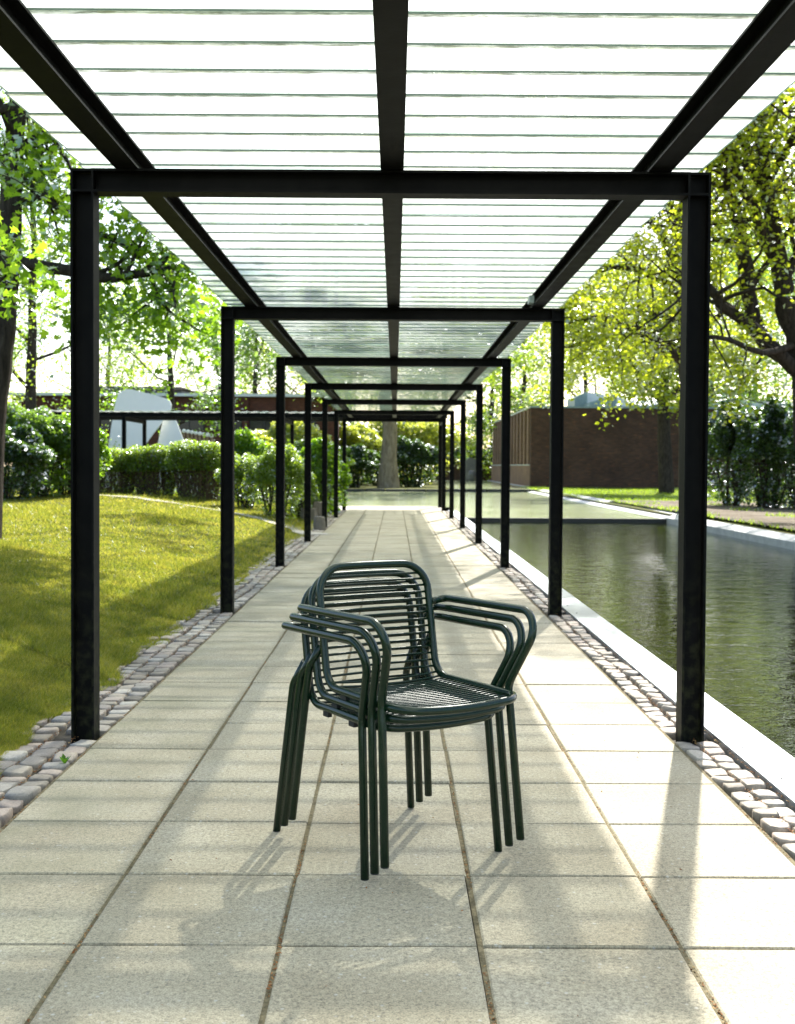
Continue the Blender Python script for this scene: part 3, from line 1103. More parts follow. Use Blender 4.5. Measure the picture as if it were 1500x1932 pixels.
def bush(name, label, base, rx, ry, h, leaf, n, size, group=None, boxy=0.0, stems=26, fan=.8, lump=.22, flare=0.0, up=.4, twiggy=False):
    """Shrub: a lumpy leaf shell that thins out inside, on a fan of bare stems."""
    base = np.asarray(base, float)
    root = thing(name, label, 'bush', tuple(map(float, base)), group)
    d = unit(RNG.normal(0, 1, (n, 3)))
    d[:, 2] = np.where(RNG.random(n) < .82, np.abs(d[:, 2]), d[:, 2])
    ph = RNG.uniform(0, 6.28, 6)
    lumpf = 1 + lump * (np.sin(d[:, 0] * 5 + ph[0]) * np.sin(d[:, 1] * 5 + ph[1]) + .6 * np.sin(d[:, 2] * 8 + ph[2] + d[:, 0] * 4) + .4 * np.sin(d[:, 0] * 13 + ph[3]) * np.sin(d[:, 2] * 11 + ph[4]))
    r = np.where(RNG.random(n) < .75, RNG.uniform(.82, 1.04, n), RNG.uniform(.3, .9, n)) * lumpf
    if boxy:
        m = np.abs(d).max(1)
        r = r * (1 - boxy + boxy / np.maximum(m, .55))
    P = d * r[:, None]
    zc = .5
    if twiggy:
        P[:, :2] *= np.where(P[:, 2] < 0, np.clip(1 / np.sqrt(np.maximum(.05, 1 - (P[:, 2] * .97) ** 2)), 1, 1.9), 1)[:, None]
    z = base[2] + h * (zc + P[:, 2] * zc)
    z = np.maximum(z, base[2] + .02)
    if twiggy:
        keep = (z > base[2] + h * .74) | (RNG.random(n) < .72)
        P, z, d = P[keep], z[keep], d[keep]
    fl = 1 + flare * ((z - base[2]) / h - .6)
    Pw = np.stack([base[0] + P[:, 0] * rx * fl, base[1] + P[:, 1] * ry * fl, z], -1)
    V = leaf_quads(Pw, size, up, .0, .36, d * .7)
    link('foliage', np_mesh('foliage', V, np.arange(len(V)).reshape(-1, 4)), leaf, root)
    t = Tree()
    for j in range(stems):
        az = RNG.uniform(0, 6.28)
        o = fan * RNG.random() ** .5
        tip = base + np.array([math.cos(az) * rx * o, math.sin(az) * ry * o, h * RNG.uniform(.7, .95)])
        p0 = base + np.array([math.cos(az) * rx * (.6 if twiggy else .25), math.sin(az) * ry * (.6 if twiggy else .25), -.05])
        mid = (p0 * .5 + tip * .5) + RNG.normal(0, .05, 3) * h
        t.limb([p0, mid, tip], (.008 if twiggy else .014) * h, .004 * h, 4)
    link('stems', np_mesh('stems', np.concatenate(t.V), np.concatenate(t.F)), 'twig' if twiggy else 'bark', root)
    return root


# ---- near maple on the left lawn
YL = 13.0
t = Tree()
tr = [at(-30, 1020, YL), at(-20, 800, YL), at(-2, 660, YL), at(6, 560, YL), at(14, 470, YL), at(20, 380, YL), at(26, 280, YL), at(34, 180, YL), at(48, 40, YL), at(60, -160, YL), at(70, -400, YL)]
tr[0][2] = .3
P = t.along(tr, .19, .05, 9, 2.6, 2, .55, (4, 4))
t.along([at(22, 488, YL), at(60, 500, YL), at(132, 511, YL - .1), at(190, 525, YL - .2), at(224, 523, YL - .2), at(266, 517, YL - .2), at(322, 507, YL - .2), at(352, 502, YL - .2)], .075, .04, 8, .85, 1, .3, (3, 3))
t.along([at(285, 524, YL - .2), at(302, 562, YL - .2), at(322, 590, YL - .2), at(364, 616, YL - .1), at(410, 640, YL)], .03, .008, 6, .6, 1, .1, (3, 3))
t.along([at(300, 560, YL - .2), at(262, 585, YL - .3), at(215, 625, YL - .4)], .015, .006, 4, .5, 1, .2, (3, 3))
t.along([at(30, 330, YL), at(100, 385, YL + .1), at(160, 420, YL + .1), at(190, 440, YL), at(230, 462, YL), at(276, 494, YL), at(330, 484, YL)], .05, .02, 7, .6, 1, .3, (3, 3))
t.along([at(25, 378, YL), at(60, 372, YL), at(95, 370, YL), at(120, 392, YL + .2)], .06, .03, 5, .7, 1, .4, (3, 3))
t.along([at(26, 290, YL), at(80, 250, YL + .3), at(120, 290, YL + .3), at(140, 340, YL)], .04, .015, 6, .7, 1, .3, (3, 3))
t.along([at(30, 200, YL), at(-60, 230, YL - 1.2), at(-20, 330, YL - 2.5)], .05, .015, 6, .7, 1, .3, (3, 3))
t.along([at(10, 520, YL), at(-10, 540, YL - 2.5), at(10, 520, YL - 4.5)], .03, .01, 4, .5, 1, .6, (3, 3))
for a_, b_ in (((48, 40), (-6, 3)), ((60, -160), (4, 10)), ((60, -200), (5, 7)), ((60, -180), (2.5, 14))):  # the rightward limbs are added unseen above the roof to dapple the lawn
    q = at(*a_, YL)
    t.along([q, q + np.array([b_[0] * .5, b_[1] * .4, .9]), q + np.array([b_[0], b_[1], 1.2])], .06, .02, 8, 1.8, 2, .2, (4, 4))
t.finish('maple_tree', 'dark trunked maple with big bright leaves at the left edge of the lawn', 'tree', (tr[0][0], YL, lawn_z(tr[0][0], YL)), 'maple', 'bark', 5200, .090, .15, lobed=True)

# ---- right hand trees by the pond
YR = 22.0
t = Tree()
trunk = [at(1536, 1000, YR), at(1532, 900, YR), at(1527, 780, YR), at(1518, 690, YR), at(1502, 620, YR), at(1482, 555, YR), at(1470, 495, YR), at(1458, 425, YR), at(1446, 350, YR), at(1436, 260, YR), at(1430, 150, YR), at(1420, 20, YR)]
trunk[0][2] = -.1
t.along(trunk[:6], .34, .20, 0, 1, 1)
t.along(trunk[5:], .19, .06, 12, 2.2, 2, .3, (4, 4))
t.along([at(1502, 700, YR), at(1448, 646, YR - .3), at(1404, 604, YR - .6), at(1368, 582, YR - .8), at(1342, 549, YR - 1), at(1310, 520, YR - 1.1)], .14, .06, 9, 1.9, 2, .25, (4, 4))
t.along([at(1500, 680, YR), at(1457, 660, YR + .3), at(1427, 617, YR + .4), at(1410, 543, YR + .4), at(1401, 470, YR + .4), at(1392, 410, YR + .3), at(1374, 350, YR), at(1362, 272, YR - .4), at(1350, 190, YR - .8), at(1330, 80, YR - 1.5)], .17, .07, 11, 2.1, 2, .3, (4, 4))
t.along([at(1470, 500, YR), at(1442, 449, YR - .4), at(1424, 396, YR - .7), at(1401, 357, YR - 1), at(1386, 310, YR - 1.3), at(1366, 250, YR - 1.8)], .12, .06, 9, 1.8, 2, .25, (4, 4))
t.along([at(1482, 520, YR), at(1500, 490, YR), at(1530, 440, YR - .4), at(1560, 330, YR - 1)], .12, .06, 7, 2.2, 2, .2, (4, 4))
t.along([at(1500, 650, YR), at(1440, 665, YR - 1), at(1370, 640, YR - 1.8), at(1320, 636, YR - 2)], .07, .03, 7, 1.4, 2, .2, (3, 4))
t.along([at(1430, 150, YR), at(1380, 60, YR - 1.2), at(1290, -60, YR - 2.4), at(1180, -160, YR - 3.2)], .1, .04, 9, 2.2, 2, .2, (4, 4))
t.along([at(1446, 350, YR), at(1500, 250, YR - 1.8), at(1530, 180, YR - 3.4)], .08, .03, 8, 1.9, 2, .2, (4, 4))
for e_ in ((3.0, 17.5, 7.4), (2.6, 22.5, 8.2), (4.6, 15.5, 6.8)):  # extra limbs hidden above the glass, added to shade the path
    q = trunk[8]
    e_ = np.array(e_)
    t.along([q, q * .6 + e_ * .4 + np.array([0, 0, .8]), e_], .10, .03, 9, 1.7, 2, .3, (4, 4))
t.finish('oak_tree', 'many limbed tree with dark forking boughs at the right edge of the picture', 'tree', (trunk[0][0], YR, .06), 'oak', 'bark', 25000, .10, .14)

YB = 29.0
t = Tree()
trunk = [at(1306, 962, YB), at(1304, 860, YB), at(1303, 760, YB), at(1302, 680, YB), at(1298, 600, YB), at(1294, 540, YB), at(1290, 470, YB), at(1284, 400, YB), at(1276, 300, YB), at(1268, 190, YB)]
trunk[0][2] = -.1
t.along(trunk[:5], .33, .24, 0, 1, 1)
t.along(trunk[4:], .22, .06, 12, 2.6, 2, .25, (4, 4))
t.along([at(1300, 690, YB), at(1270, 668, YB - .3), at(1222, 637, YB - .8), at(1196, 621, YB - 1.1), at(1161, 604, YB - 1.4), at(1134, 599, YB - 1.6), at(1101, 600, YB - 1.8), at(1066, 613, YB - 2)], .15, .035, 11, 1.6, 2, .25, (3, 4))
t.along([at(1205, 626, YB - 1), at(1144, 635, YB - 1.6), at(1109, 645, YB - 1.9), at(1064, 655, YB - 2.2)], .07, .03, 6, 1.3, 2, .2, (3, 4))
t.along([at(1292, 565, YB), at(1239, 522, YB - .5), at(1196, 508, YB - .9), at(1137, 502, YB - 1.4), at(1080, 520, YB - 1.8)], .12, .035, 9, 1.7, 2, .2, (3, 4))
t.along([at(1290, 520, YB), at(1240, 430, YB - .8), at(1205, 385, YB - 1.4), at(1180, 340, YB - 1.8)], .12, .04, 8, 1.9, 2, .2, (4, 4))
t.along([at(1288, 480, YB), at(1262, 390, YB - .6), at(1258, 330, YB - .9), at(1250, 220, YB - 1.4)], .12, .04, 8, 1.9, 2, .2, (4, 4))
t.along([at(1300, 620, YB), at(1240, 590, YB + .6), at(1180, 590, YB + 1.4)], .08, .03, 6, 1.6, 2, .2, (3, 4))
t.along([at(1300, 640, YB), at(1350, 600, YB - .6), at(1390, 575, YB - 1)], .1, .03, 6, 1.8, 2, .2, (3, 4))
t.finish('oak_tree', 'tree whose trunk is hidden behind the nearest right pergola post, boughs over the pond', 'tree', (trunk[0][0], YB, .06), 'oak', 'bark', 22000, .108, .16)

YC = 51.0
t = Tree()
trunk = [at(1258, 938, YC), at(1256, 880, YC), at(1254, 800, YC), at(1252, 750, YC), at(1256, 690, YC), at(1262, 620, YC), at(1262, 520, YC)]
trunk[0][2] = -.1
t.along(trunk, .36, .12, 8, 3.2, 2, .55, (4, 4))
t.along([at(1252, 760, YC), at(1213, 722, YC - .4), at(1187, 684, YC - .8), at(1175, 655, YC - 1), at(1160, 610, YC - 1.4)], .16, .05, 8, 2.6, 2, .3, (4, 4))
t.along([at(1254, 755, YC), at(1290, 725, YC), at(1320, 690, YC), at(1360, 640, YC - .4)], .16, .05, 8, 2.8, 2, .3, (4, 4))
t.along([at(1254, 735, YC), at(1225, 665, YC + .6), at(1200, 620, YC + 1)], .14, .05, 7, 2.6, 2, .3, (4, 4))
t.finish('oak_tree', 'tree on the grass in front of the dark brick wall', 'tree', (trunk[0][0], YC, .06), 'oak', 'bark', 20000, .17, .30)


def ground_at(px, Y, z):
    return np.array([at(px, 879, Y)[0], Y, z])


# ---- trees behind
auto_tree('oak_tree', 'stout trunked tree standing on the bank at the end of the path', ground_at(733, 60, .06), 15, 6.0, .48, 'birch', 'palebark', 26000, .22, .35, 13, .34, None, (5, 4))
bgt = [
    # px, Y, height, radius, leaf, n, size, spread, first, label
    (318, 47, 8.6, 3.6, 'maple', 9000, .20, .30, .30, 'bright leafed tree rising behind the white sculpture'),
    (62, 40, 14, 3.4, 'birch', 17000, .15, .40, .10, 'pale green hanging birch beside the maple trunk'),
    (205, 70, 10.5, 4.5, 'birch', 11000, .27, .45, .15, 'pale birch in the background just right of the nearest left post'),
    (480, 75, 11.5, 4.5, 'forest', 16000, .30, .45, .10, 'deep green tree over the far brick building roof'),
    (590, 82, 13, 5.0, 'yellow', 15000, .32, .5, .10, 'yellowish tree behind the far brick building, left of the path'),
    (410, 90, 12.5, 5.5, 'birch', 11000, .36, .5, .12, 'tall pale tree far behind the second left post'),
    (-60, 60, 13, 5.5, 'maple', 13000, .28, .5, .10, 'large green tree beyond the bush at the left edge'),
    (925, 100, 17, 5.0, 'forest', 18000, .36, .5, .06, 'green tree at the far end between path and dark brick building'),
    (985, 92, 15, 5.5, 'birch', 17000, .32, .5, .12, 'pale leafed tree above the corner of the dark brick building'),
    (1100, 84, 13, 6.5, 'yellow', 20000, .32, .5, .20, 'yellow green tree behind the roof skylights'),
    (1230, 90, 15, 7.5, 'birch', 20000, .36, .5, .15, 'light green tree behind the roof right of the skylights'),
    (1420, 84, 15, 7.5, 'maple', 24000, .34, .5, .12, 'fresh green tree behind the dark hedge at right'),
    (1580, 60, 17, 7.5, 'forest', 24000, .3, .5, .15, 'broad tree at the far right beyond the hedge'),
    (1340, 74, 13.5, 6.5, 'birch', 20000, .32, .5, .15, 'deep green tree hidden behind the nearest right post, over the roof'),
    (1700, 75, 22, 9, 'forest', 30000, .36, .5, .1, 'tall deep green tree beyond the right edge of the picture'),  # out of view, added so the near pond mirrors dark foliage
    (840, 110, 16, 6, 'yellow', 16000, .40, .6, .05, 'yellow green tree far behind the end of the path'),
    (660, 105, 17, 6.5, 'birch', 16000, .40, .6, .05, 'pale tree far behind the left end of the path'),
]
for px, Y, h, rd, lf, n, sz, sp, first, lab in bgt:
    auto_tree('background_tree', lab, ground_at(px, Y, .06), h, rd, .24 if Y < 60 else .3, lf, 'bark', int(n * .85), sz * .66, sp * .7, 12, first, 'background trees', (4, 4))

# ---- bushes
# clipped row along the back of the lawn
for px, rx, top, lab, n in ((215, 1.0, 846, 'leftmost clipped twiggy bush in the row below the white sculpture', 9000),
                            (292, .95, 842, 'middle clipped twiggy bush in the row at the back of the lawn', 9500),
                            (375, 1.02, 832, 'tallest clipped bush of the row, beside the second left pergola post', 11000)):
    Y = 28.4 if px < 350 else 28.0
    b = ground_at(px, Y, 0)
    b[2] = float(lawn_z(b[0], Y)) - .02
    h = at(px, top, Y)[2] - b[2]
    bush('clipped_bush', lab, b, rx * .70, .6, h, 'hedge', int(n * 2.0), .05, 'clipped bushes at the back of the lawn', .55, 260, .97, .07, .14, .4, True)
others = [
    # px, Y, base z, rx, ry, top px, leaf, n, size, label
    (522, 23.5, None, .62, .6, 848, 'hedge', 20000, .045, 'rounded bright green bush between the second and third left posts'),
    (462, 26, None, .55, .6, 858, 'hedge', 8000, .065, 'small loose bush left of the rounded bright green bush'),
    (462, 29.8, None, .8, .5, 818, 'maple', 6000, .10, 'leafy shrub behind the loose bush near the second left post'),
    (560, 25, None, .45, .6, 885, 'hedge', 6000, .065, 'low green bush at the end of the lawn by the stone blocks'),
    (600, 27.5, None, .50, .5, 838, 'maple', 7000, .11, 'tall leafed green shrub behind the stone blocks'),
    (628, 29.5, 0, .40, .4, 862, 'maple', 4500, .10, 'narrow green shrub at the foot of the last left posts'),
    (66, 24.5, None, .95, .8, 775, 'forest', 24000, .075, 'large dark evergreen bush at the left edge of the lawn'),
    (10, 23, None, .9, .8, 800, 'laurel', 14000, .085, 'dark bush cut by the left edge of the picture'),
    (130, 25.2, None, .8, .6, 792, 'maple', 11000, .085, 'fresh green shrub behind the nearest left pergola post'),
    (664, 61, .06, 1.3, 1.2, 842, 'laurel', 8000, .17, 'glossy leafed bush left of the stout trunk'),
    (778, 63.5, .06, 1.45, 1.2, 832, 'laurel', 13000, .16, 'dark round bush right of the stout trunk'),
    (715, 66, .06, 1.2, 1.0, 852, 'laurel', 8000, .17, 'dark bush just behind the stout trunk'),
    (640, 70, .06, 2.6, 1.8, 796, 'yellow', 12000, .20, 'yellow flowering shrub behind the left end of the pond'),
    (760, 74, .06, 3.4, 1.8, 790, 'yellow', 15000, .20, 'wide yellow green shrub behind the stout trunk'),
    (842, 99, .06, 2.6, 1.5, 815, 'yellow', 9000, .20, 'yellow green shrub right of the dark round bush'),
    (545, 58, .06, 2.2, 1.6, 800, 'yellow', 11000, .18, 'pale yellow shrub behind the third left post'),
    (590, 52, .06, 1.6, 1.3, 832, 'hedge', 9000, .14, 'grey green shrub between the left posts beyond the crossing pergola'),
    (905, 98, .06, 3.2, 2, 846, 'forest', 10000, .26, 'green hedge behind the low wall at the far end'),
    (815, 96, .06, 3.0, 2, 840, 'forest', 10000, .26, 'green shrubbery behind the far end of the pond'),
    (1380, 33.0, .06, .70, .9, 765, 'laurel', 17000, .10, 'dark glossy hedge bush right of the nearest right post'),
    (1450, 31.5, .06, .85, 1.0, 768, 'laurel', 20000, .10, 'dark glossy hedge bush near the right edge of the picture'),
    (1520, 30.5, .06, .85, 1.0, 775, 'laurel', 15000, .10, 'dark glossy hedge bush cut by the right edge of the picture'),
]
for px, Y, bz, rx, ry, top, lf, n, sz, lab in others:
    b = ground_at(px, Y, 0)
    b[2] = float(lawn_z(b[0], Y)) - .02 if bz is None else bz
    h = at(px, top, Y)[2] - b[2]
    bush('bush', lab, b, rx, ry, h, lf, n, sz, 'bushes', .25 if lf == 'laurel' and 25 < Y < 40 else 0, 20, .7, .16, 0)


# ---- grass
def grass(name, n, xs_, ys_, zs_, hgt, wid, mat, label):
    a = RNG.uniform(0, 2 * np.pi, n)
    lean = RNG.normal(0, .55, (n, 2))
    P = np.stack([xs_, ys_, zs_], -1)
    wv = np.stack([np.cos(a), np.sin(a), np.zeros(n)], -1) * wid[:, None]
    tip = P + np.stack([lean[:, 0] * hgt, lean[:, 1] * hgt, hgt], -1)
    V = np.stack([P - wv, P + wv, tip], 1).reshape(-1, 3)
    o = link(name, np_mesh(name, V, np.arange(3 * n).reshape(-1, 3)), mat)
    return tag(o, label, 'grass', kind='stuff')


n = 420000
Y = 1 / (1 / 29.5 + RNG.random(n) * (1 / 4.3 - 1 / 29.5))
xl = -(760 / PX) * Y - .35
edge_x = -1.575 + .045 * np.sin(Y * 3.3) + .03 * np.sin(Y * 9.1)
X = edge_x + (xl - edge_x) * RNG.random(n)
ok = X < edge_x
X, Y = X[ok], Y[ok]
n = len(X)
tall = (np.sin(X * 1.7 + 2 * np.sin(Y * .8)) * np.sin(Y * 1.3 + X) > .45)
hg = RNG.uniform(.010, .034, n) * (1 + 1.0 * tall) * np.maximum(1, Y / 14)
wdt = .0022 * np.maximum(1, Y / 5.5)
grass('lawn_grass', n, X, Y, lawn_z(X, Y) - .002, hg, wdt, 'grass', 'mossy short grass of the left lawn')
n = 90000
Y = RNG.uniform(9, 63, n)
X = RNG.uniform(6.75, 24, n)
soilm = (Y < 37) & (X > 6.9) & (np.sin(X * 2.1 + Y * .7) * np.sin(Y * .9 - X * 1.4) < .55)
X, Y = X[~soilm], Y[~soilm]
n = len(X)
grass('bank_grass', n, X, Y, np.where(Y < 38, .125, .05 + .05 * np.sin(X * .7) * np.sin(Y * .5)), RNG.uniform(.05, .11, n), np.full(n, .012), 'hedge', 'grass on the bank beyond the pond')

# small weed sprouting beside the nearest left post
wp = at(122, 1452, 4.62)
wd_ = thing('weed', 'small green weed sprouting from the cobbles by the nearest left post', 'weed', (wp[0], wp[1], 0))
for k_ in range(6):
    a_ = k_ * 1.05
    d_ = np.array([math.cos(a_), math.sin(a_), 0])
    b0 = np.array([wp[0], wp[1], -.005])
    s_ = np.array([-d_[1], d_[0], 0])
    l_ = .03 if k_ % 2 else .04
    MB().add([b0, b0 + d_ * l_ * .4 + s_ * .009 + np.array([0, 0, l_ * .7]), b0 + d_ * l_ * .7 + np.array([0, 0, l_]), b0 + d_ * l_ * .4 - s_ * .009 + np.array([0, 0, l_ * .7])], [(0, 1, 2, 3)]).build('leaf', 'weed', wd_)

# ================================================================== BUILDINGS AND OBJECTS
# dark brick building on the right
bx, by = at(1001, 879, 64)[0], 64.0
H0 = 4.42
bd = thing('brick_building', 'low dark brick building with tall narrow fins beside the pond at right', 'building', (bx + 10, by + 8, 0))
MB().box(bx, bx + 34, by, by + .4, -.1, H0).build('wall', 'dark_brick', bd)
MB().box(bx + .45, bx + 33.6, by + .45, by + 25.5, H0 - .5, H0 - .1).build('roof', 'teal_sheet', bd)
MB().box(bx - .05, bx + 34.1, by - .05, by + .42, H0 + .003, H0 + .10).build('roof_edge', 'teal_sheet', bd)
MB().box(bx - .05, bx + .30, by + .423, by + 26, H0 + .003, H0 + .10).build('roof_edge', 'teal_sheet', bd)
MB().box(bx, bx + .4, by + .403, by + 26, -.1, 1.25).build('plinth_wall', 'pale_brick', bd)
MB().box(bx - .03, bx + .42, by + .404, by + 26, 1.253, 1.32).build('sill', 'concrete_edge', bd)
MB().box(bx + .07, bx + .11, by + .405, by + 26, 1.32, H0 - .002).build('window_band', 'window', bd)
yy = by + 1.0
while yy < by + 25.6:
    MB().box(bx - .03, bx + .066, yy, yy + .75, 1.323, H0).build('brick_fin', 'pale_brick', bd)
    yy += 1.9
MB().box(bx - .35, bx + .0 - .003, by - .4, by + 26, -.15, .10).build('footing', 'concrete_edge', bd)

# roof plant
def wedge(name, px0, px1, y0, y1, top, low, label, cat, mat1, mat2, group=None, ribs=0):
    x0, x1 = at(px0, 760, y0)[0], at(px1, 760, y0)[0]
    z0 = H0 - .1
    o = thing(name, label, cat, ((x0 + x1) / 2, y0, z0), group)
    MB().add([(x0, y0, z0), (x1, y0, z0), (x1, y1, z0), (x0, y1, z0), (x0, y0, low), (x1, y0, top), (x1, y1, top), (x0, y1, low)],
             [(0, 1, 5, 4), (1, 2, 6, 5), (2, 3, 7, 6), (3, 0, 4, 7), (4, 5, 6, 7)]).build('housing', mat1, o)
    for k in range(ribs):
        u = (k + .5) / ribs
        xx = x0 + (x1 - x0) * u
        MB().box(xx - .03, xx + .03, y0 - .05, y0 - .002, z0, low + (top - low) * u - .04).build('rib', mat2, o)
    return o


wedge('roof_skylight', 1084, 1108, 70, 73, 5.72, 5.35, 'ribbed teal metal skylight at the left end of the brick roof', 'skylight', 'teal_sheet', 'teal_sheet', 'roof skylights', 5)
wedge('roof_skylight', 1108, 1140, 71, 75, 5.6, 5.75, 'white skylight box standing behind the ribbed metal one', 'skylight', 'white_sheet', 'white_sheet', 'roof skylights')
wedge('roof_skylight', 1112, 1164, 68, 70, 5.45, 4.95, 'sloping ribbed teal skylight on the front of the brick roof', 'skylight', 'teal_sheet', 'teal_sheet', 'roof skylights', 9)
wedge('roof_skylight', 1164, 1190, 68.2, 71, 4.7, 5.45, 'white glazed skylight end sloping down to the right on the roof', 'skylight', 'white_sheet', 'white_sheet', 'roof skylights')


def rounded(name, px0, px1, Y, z0, h, depth, label, cat, mat):
    x0, x1 = at(px0, 760, Y)[0], at(px1, 760, Y)[0]
    o = thing(name, label, cat, ((x0 + x1) / 2, Y, z0))
    prof = [(0, 0), (0, h * .5)] + [(depth / 2 - depth / 2 * math.cos(a), h * .5 + h * .5 * math.sin(a)) for a in np.linspace(.2, math.pi - .2, 9)] + [(depth, h * .5), (depth, 0)]
    MB().prism(prof, lambda u, v, t_: (t_, Y + u, z0 + v), x0, x1).build('shell', mat, o)
    for q in np.linspace(.08, .92, 5):
        xx = x0 + (x1 - x0) * q
        MB().prism([(u - depth * .01 if u < depth / 2 else u + depth * .01, v * 1.03) for u, v in prof], lambda u, v, t_: (t_, Y + u, z0 + v), xx - .04, xx + .04).build('band', 'zinc', o)
    return o


rounded('roof_vent', 1185, 1262, 70, H0 - .12, 1.15, 3, 'low white rounded roof duct left of the tree trunk', 'duct', 'white_sheet')
rounded('roof_vent', 1200, 1250, 66.5, H0 - .12, .62, 1.5, 'small white domed rooflight in front of the rounded duct', 'rooflight', 'white_sheet')
rounded('roof_vent', 1345, 1450, 72, H0 - .12, 1.1, 2, 'long white roof duct seen above the dark hedge', 'duct', 'white_sheet')
dp = at(1377, 748, 69)
dish = thing('satellite_dish', 'tilted round white dish on the roof above the dark hedge', 'dish', (dp[0], dp[1], H0 - .1))
nv_ = unit(np.array([-.45, -.8, .35]))
u_ = unit(np.cross(nv_, [0, 0, 1]))
w_ = np.cross(u_, nv_)
V, F = [], []
for ir, rr in enumerate((.02, .25, .42, .52)):
    for q in range(20):
        a_ = q * math.pi / 10
        V.append(dp + (u_ * math.cos(a_) + w_ * math.sin(a_)) * rr * .85 + nv_ * (.35 * rr * rr))
for ir in range(3):
    F += [(ir * 20 + q, ir * 20 + (q + 1) % 20, ir * 20 + 20 + (q + 1) % 20, ir * 20 + 20 + q) for q in range(20)]
o = MB().add(V, F).build('reflector', 'white_sheet', dish)
mod = o.modifiers.new('thickness', 'SOLIDIFY')
mod.thickness = .03
MB().tube([dp - nv_ * .02, dp - nv_ * .2 - np.array([0, 0, .3]), (dp[0], dp[1] + .2, H0 - .15)], .05, 8).build('stand', 'zinc', dish)

# far brick building at left
YB2 = 64.0
x0, x1 = at(20, 879, YB2)[0], at(632, 879, YB2)[0]
ztop = at(400, 748, YB2)[2]
lb = thing('brick_building', 'long brown brick building with a white roof edge behind the white sculpture', 'building', ((x0 + x1) / 2, YB2 + 4, .06))
MB().box(x0, x1, YB2 + .25, YB2 + 9, -.1, ztop).build('wall', 'red_brick', lb)
MB().box(x0 - .2, x1 + .2, YB2 - .1, YB2 + 9.2, ztop + .004, ztop + .16).build('roof', 'white_sheet', lb)
wz0, wz1 = at(300, 810, YB2)[2], at(300, 793, YB2)[2]
k = 0
xx = x0 + .4
while xx < x1 - 1.6:
    MB().box(xx, xx + .32, YB2 + .06, YB2 + .248, -.1, ztop - .03).build('pier', 'red_brick', lb)
    f = MB().box(xx + .36, xx + 1.98, YB2 + .20, YB2 + .246, wz0 - .05, wz1 + .35).build('window', 'dark_stone', lb)
    for q in (0, 1):
        MB().box(xx + .42 + q * .78, xx + 1.14 + q * .78, YB2 + .185, YB2 + .199, wz0, wz1 + .3).build('pane', 'window', f)
    xx += 2.05
MB().box(x0 + 3, x0 + 9, YB2 + 2, YB2 + 5, ztop + .165, ztop + .65).build('roof_box', 'dark_stone', lb)
cp = at(598, 738, YB2)
MB().box(cp[0] - .5, cp[0] + .1, YB2 + 1, YB2 + 2, ztop + .165, ztop + .45).build('roof_vent', 'zinc', lb)

# white plate sculpture
YS = 42.0
sb = at(275, 879, YS)
sc_ = thing('sculpture', 'white folded plate sculpture with rounded top corners behind the bushes', 'sculpture', (sb[0], YS, .08))


def plate(poly, name, Y0, th, skew=0.0):
    P = [at(px, py, Y0) for px, py in poly]
    xm = np.mean([p[0] for p in P])
    m = MB()
    n_ = len(P)
    V = [(p[0], Y0 + (p[0] - xm) * skew, p[2]) for p in P] + [(p[0], Y0 + th + (p[0] - xm) * skew, p[2]) for p in P]
    m.add(V, [tuple(range(n_))[::-1], tuple(range(n_, 2 * n_))] + [(i, (i + 1) % n_, (i + 1) % n_ + n_, i + n_) for i in range(n_)])
    return m.build(name, 'white_paint', sc_)


main = [(196, 936), (205, 846), (211, 805), (216, 772), (220, 755), (224, 745), (230, 738), (238, 734.5), (248, 734.5), (262, 738), (285, 744), (305, 749), (313, 752), (319, 757), (322, 764), (321, 772), (316, 781), (304, 797), (288, 818), (272, 841), (250, 870), (225, 905), (208, 936)]
plate(main[::-1], 'main_plate', YS, .12, .10)
plate([(278, 936), (296, 838), (302, 812), (308, 787), (319, 778), (328, 784), (335, 800), (349, 836), (384, 936)][::-1], 'rear_leg', YS + .35, .12, -.25)

# small capped posts behind the clipped bushes
for k, px in enumerate((347, 354.5, 362, 369.5, 377, 384.5, 392, 399)):
    p = at(px, 814 + k * 1.3, 47)
    cpz = .08
    nth = ('first', 'second', 'third', 'fourth', 'fifth', 'sixth', 'seventh', 'eighth')[k]
    b = thing('capped_post', nth + ' white capped wooden post of the row, counted from the white sculpture', 'post', (p[0], 47, cpz), 'row of capped posts behind the bushes')
    MB().tube([(p[0], 47, cpz), (p[0], 47, p[2] - .05)], .05, 8).build('stem', 'wood_post', b, smooth=True)
    m = MB()
    m.tube([(p[0], 47, p[2] - .05 + .07 - .085 * math.cos(a_)) for a_ in np.linspace(.05, math.pi - .05, 7)], [.085 * math.sin(a_) for a_ in np.linspace(.05, math.pi - .05, 7)], 10)
    m.build('cap', 'white_paint', b, smooth=True)

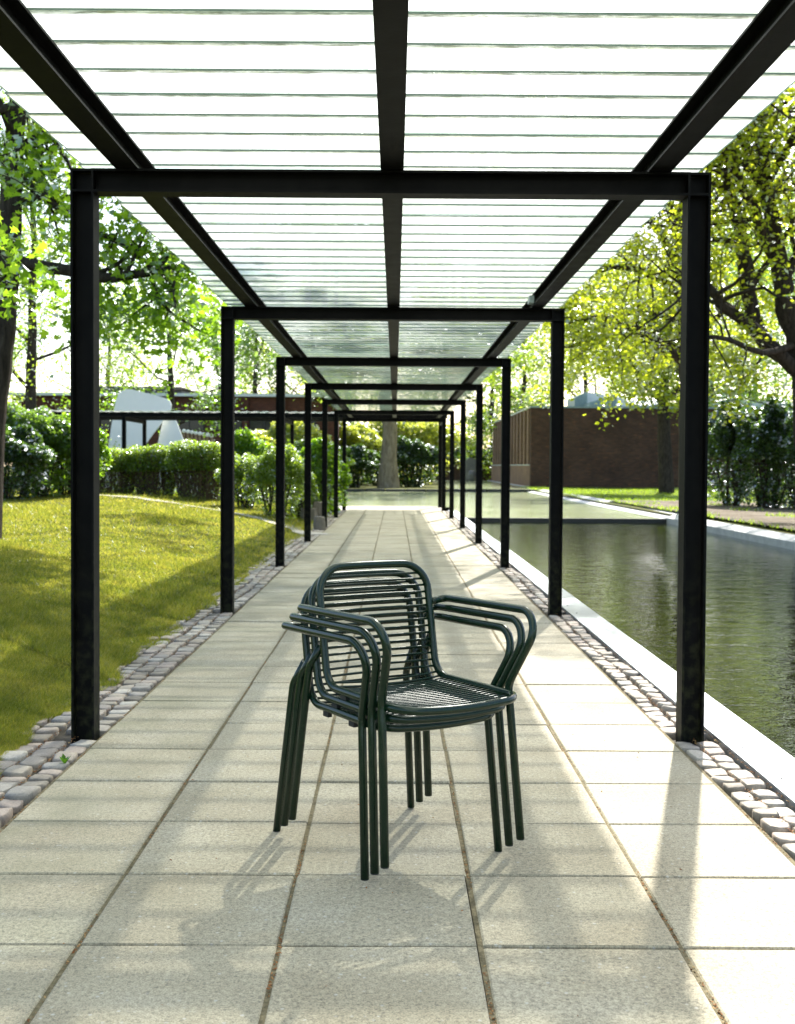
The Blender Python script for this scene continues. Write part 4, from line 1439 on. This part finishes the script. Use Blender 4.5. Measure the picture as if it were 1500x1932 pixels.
# stone blocks at the end of the lawn
for (px, py, Y, w_, h_, lab) in ((602, 985, 21.6, .20, .24, 'smaller rough stone block in front at the end of the lawn'),
                                 (601, 967, 24.6, .30, .42, 'taller rough stone block behind the smaller one by the posts'),
                                 (583, 972, 24.4, .34, .30, 'long rough stone block against the bush at the lawn end')):
    p = at(px, py, Y)
    rg = np.random.default_rng(int(px * 3 + py))
    m = MB()
    V = []
    for z, s in ((-.1, 1.0), (h_ * .45, 1.03), (h_ * .93, .95), (h_, .82)):
        for q in range(10):
            a_ = q * math.pi / 5 + .3
            c_, s_ = math.cos(a_), math.sin(a_)
            sq = 1 / max(abs(c_), abs(s_)) ** .8
            V.append((p[0] + c_ * sq * w_ * .5 * s + rg.normal(0, .012), Y + .12 + s_ * sq * w_ * .42 * s + rg.normal(0, .012), max(p[2] - h_ * .05, -.02) * 0 + z + rg.normal(0, .008)))
    F = [tuple(range(30, 40))]
    for r_ in range(3):
        F += [(r_ * 10 + i, r_ * 10 + (i + 1) % 10, r_ * 10 + 10 + (i + 1) % 10, r_ * 10 + 10 + i) for i in range(10)]
    o = m.add(V, F).build('stone_block', 'brown_stone')
    tag(o, lab, 'stone', 'stone blocks by the path')

# far end: low wall, rail, standing stone
YW = 94.0
x0, x1 = at(824, 879, YW)[0], at(934, 879, YW)[0]
o = MB().box(x0, x1, YW, YW + .4, -.1, at(870, 877, YW)[2]).build('low_wall', 'dark_brick')
tag(o, 'low dark brick wall closing the far end beyond the pond', 'wall')
rl = thing('railing', 'thin horizontal rail above the low wall at the far end', 'railing', ((x0 + x1) / 2, YW + .5, 0))
zr = at(870, 849, YW)[2]
MB().box(x0 - .3, x1, YW + .5, YW + .58, zr - .06, zr + .05).build('rail', 'dark_stone', rl)
for q in np.linspace(0, 1, 4):
    xx = x0 + (x1 - x0) * q
    MB().box(xx - .05, xx + .05, YW + .502, YW + .578, 0, zr - .062).build('post', 'dark_stone', rl)
p0, p1 = at(879, 900, 88), at(899, 900, 88)
poly = [(p0[0], -.1), (p1[0], -.1), (p1[0], 1.55)] + [((p0[0] + p1[0]) / 2 + (p1[0] - p0[0]) / 2 * math.cos(a_), 1.55 + .28 * math.sin(a_)) for a_ in np.linspace(.15, math.pi - .15, 9)] + [(p0[0], 1.55)]
o = MB().prism(poly, lambda u, v, t_: (u, t_, v), 88, 88.4).build('standing_stone', 'grey_stone')
tag(o, 'grey round topped standing stone at the far end by the low wall', 'stone')
m = MB()
rg = np.random.default_rng(5)
V, F = [], []
c_ = at(890, 903, 87)
for i in range(6):
    th = math.pi * (i + .01) / 5.02
    for q in range(9):
        a_ = q * 2 * math.pi / 9
        rr = math.sin(th) * (1 + rg.normal(0, .10))
        V.append((c_[0] + .34 * rr * math.cos(a_), 87 + .3 * rr * math.sin(a_), .42 + .5 * math.cos(th)))
for i in range(5):
    F += [(i * 9 + q, i * 9 + 9 + q, i * 9 + 9 + (q + 1) % 9, i * 9 + (q + 1) % 9) for q in range(9)]
o = m.add(V, F).build('boulder', 'grey_stone')
tag(o, 'pale boulder in front of the standing stone at the far end', 'stone')
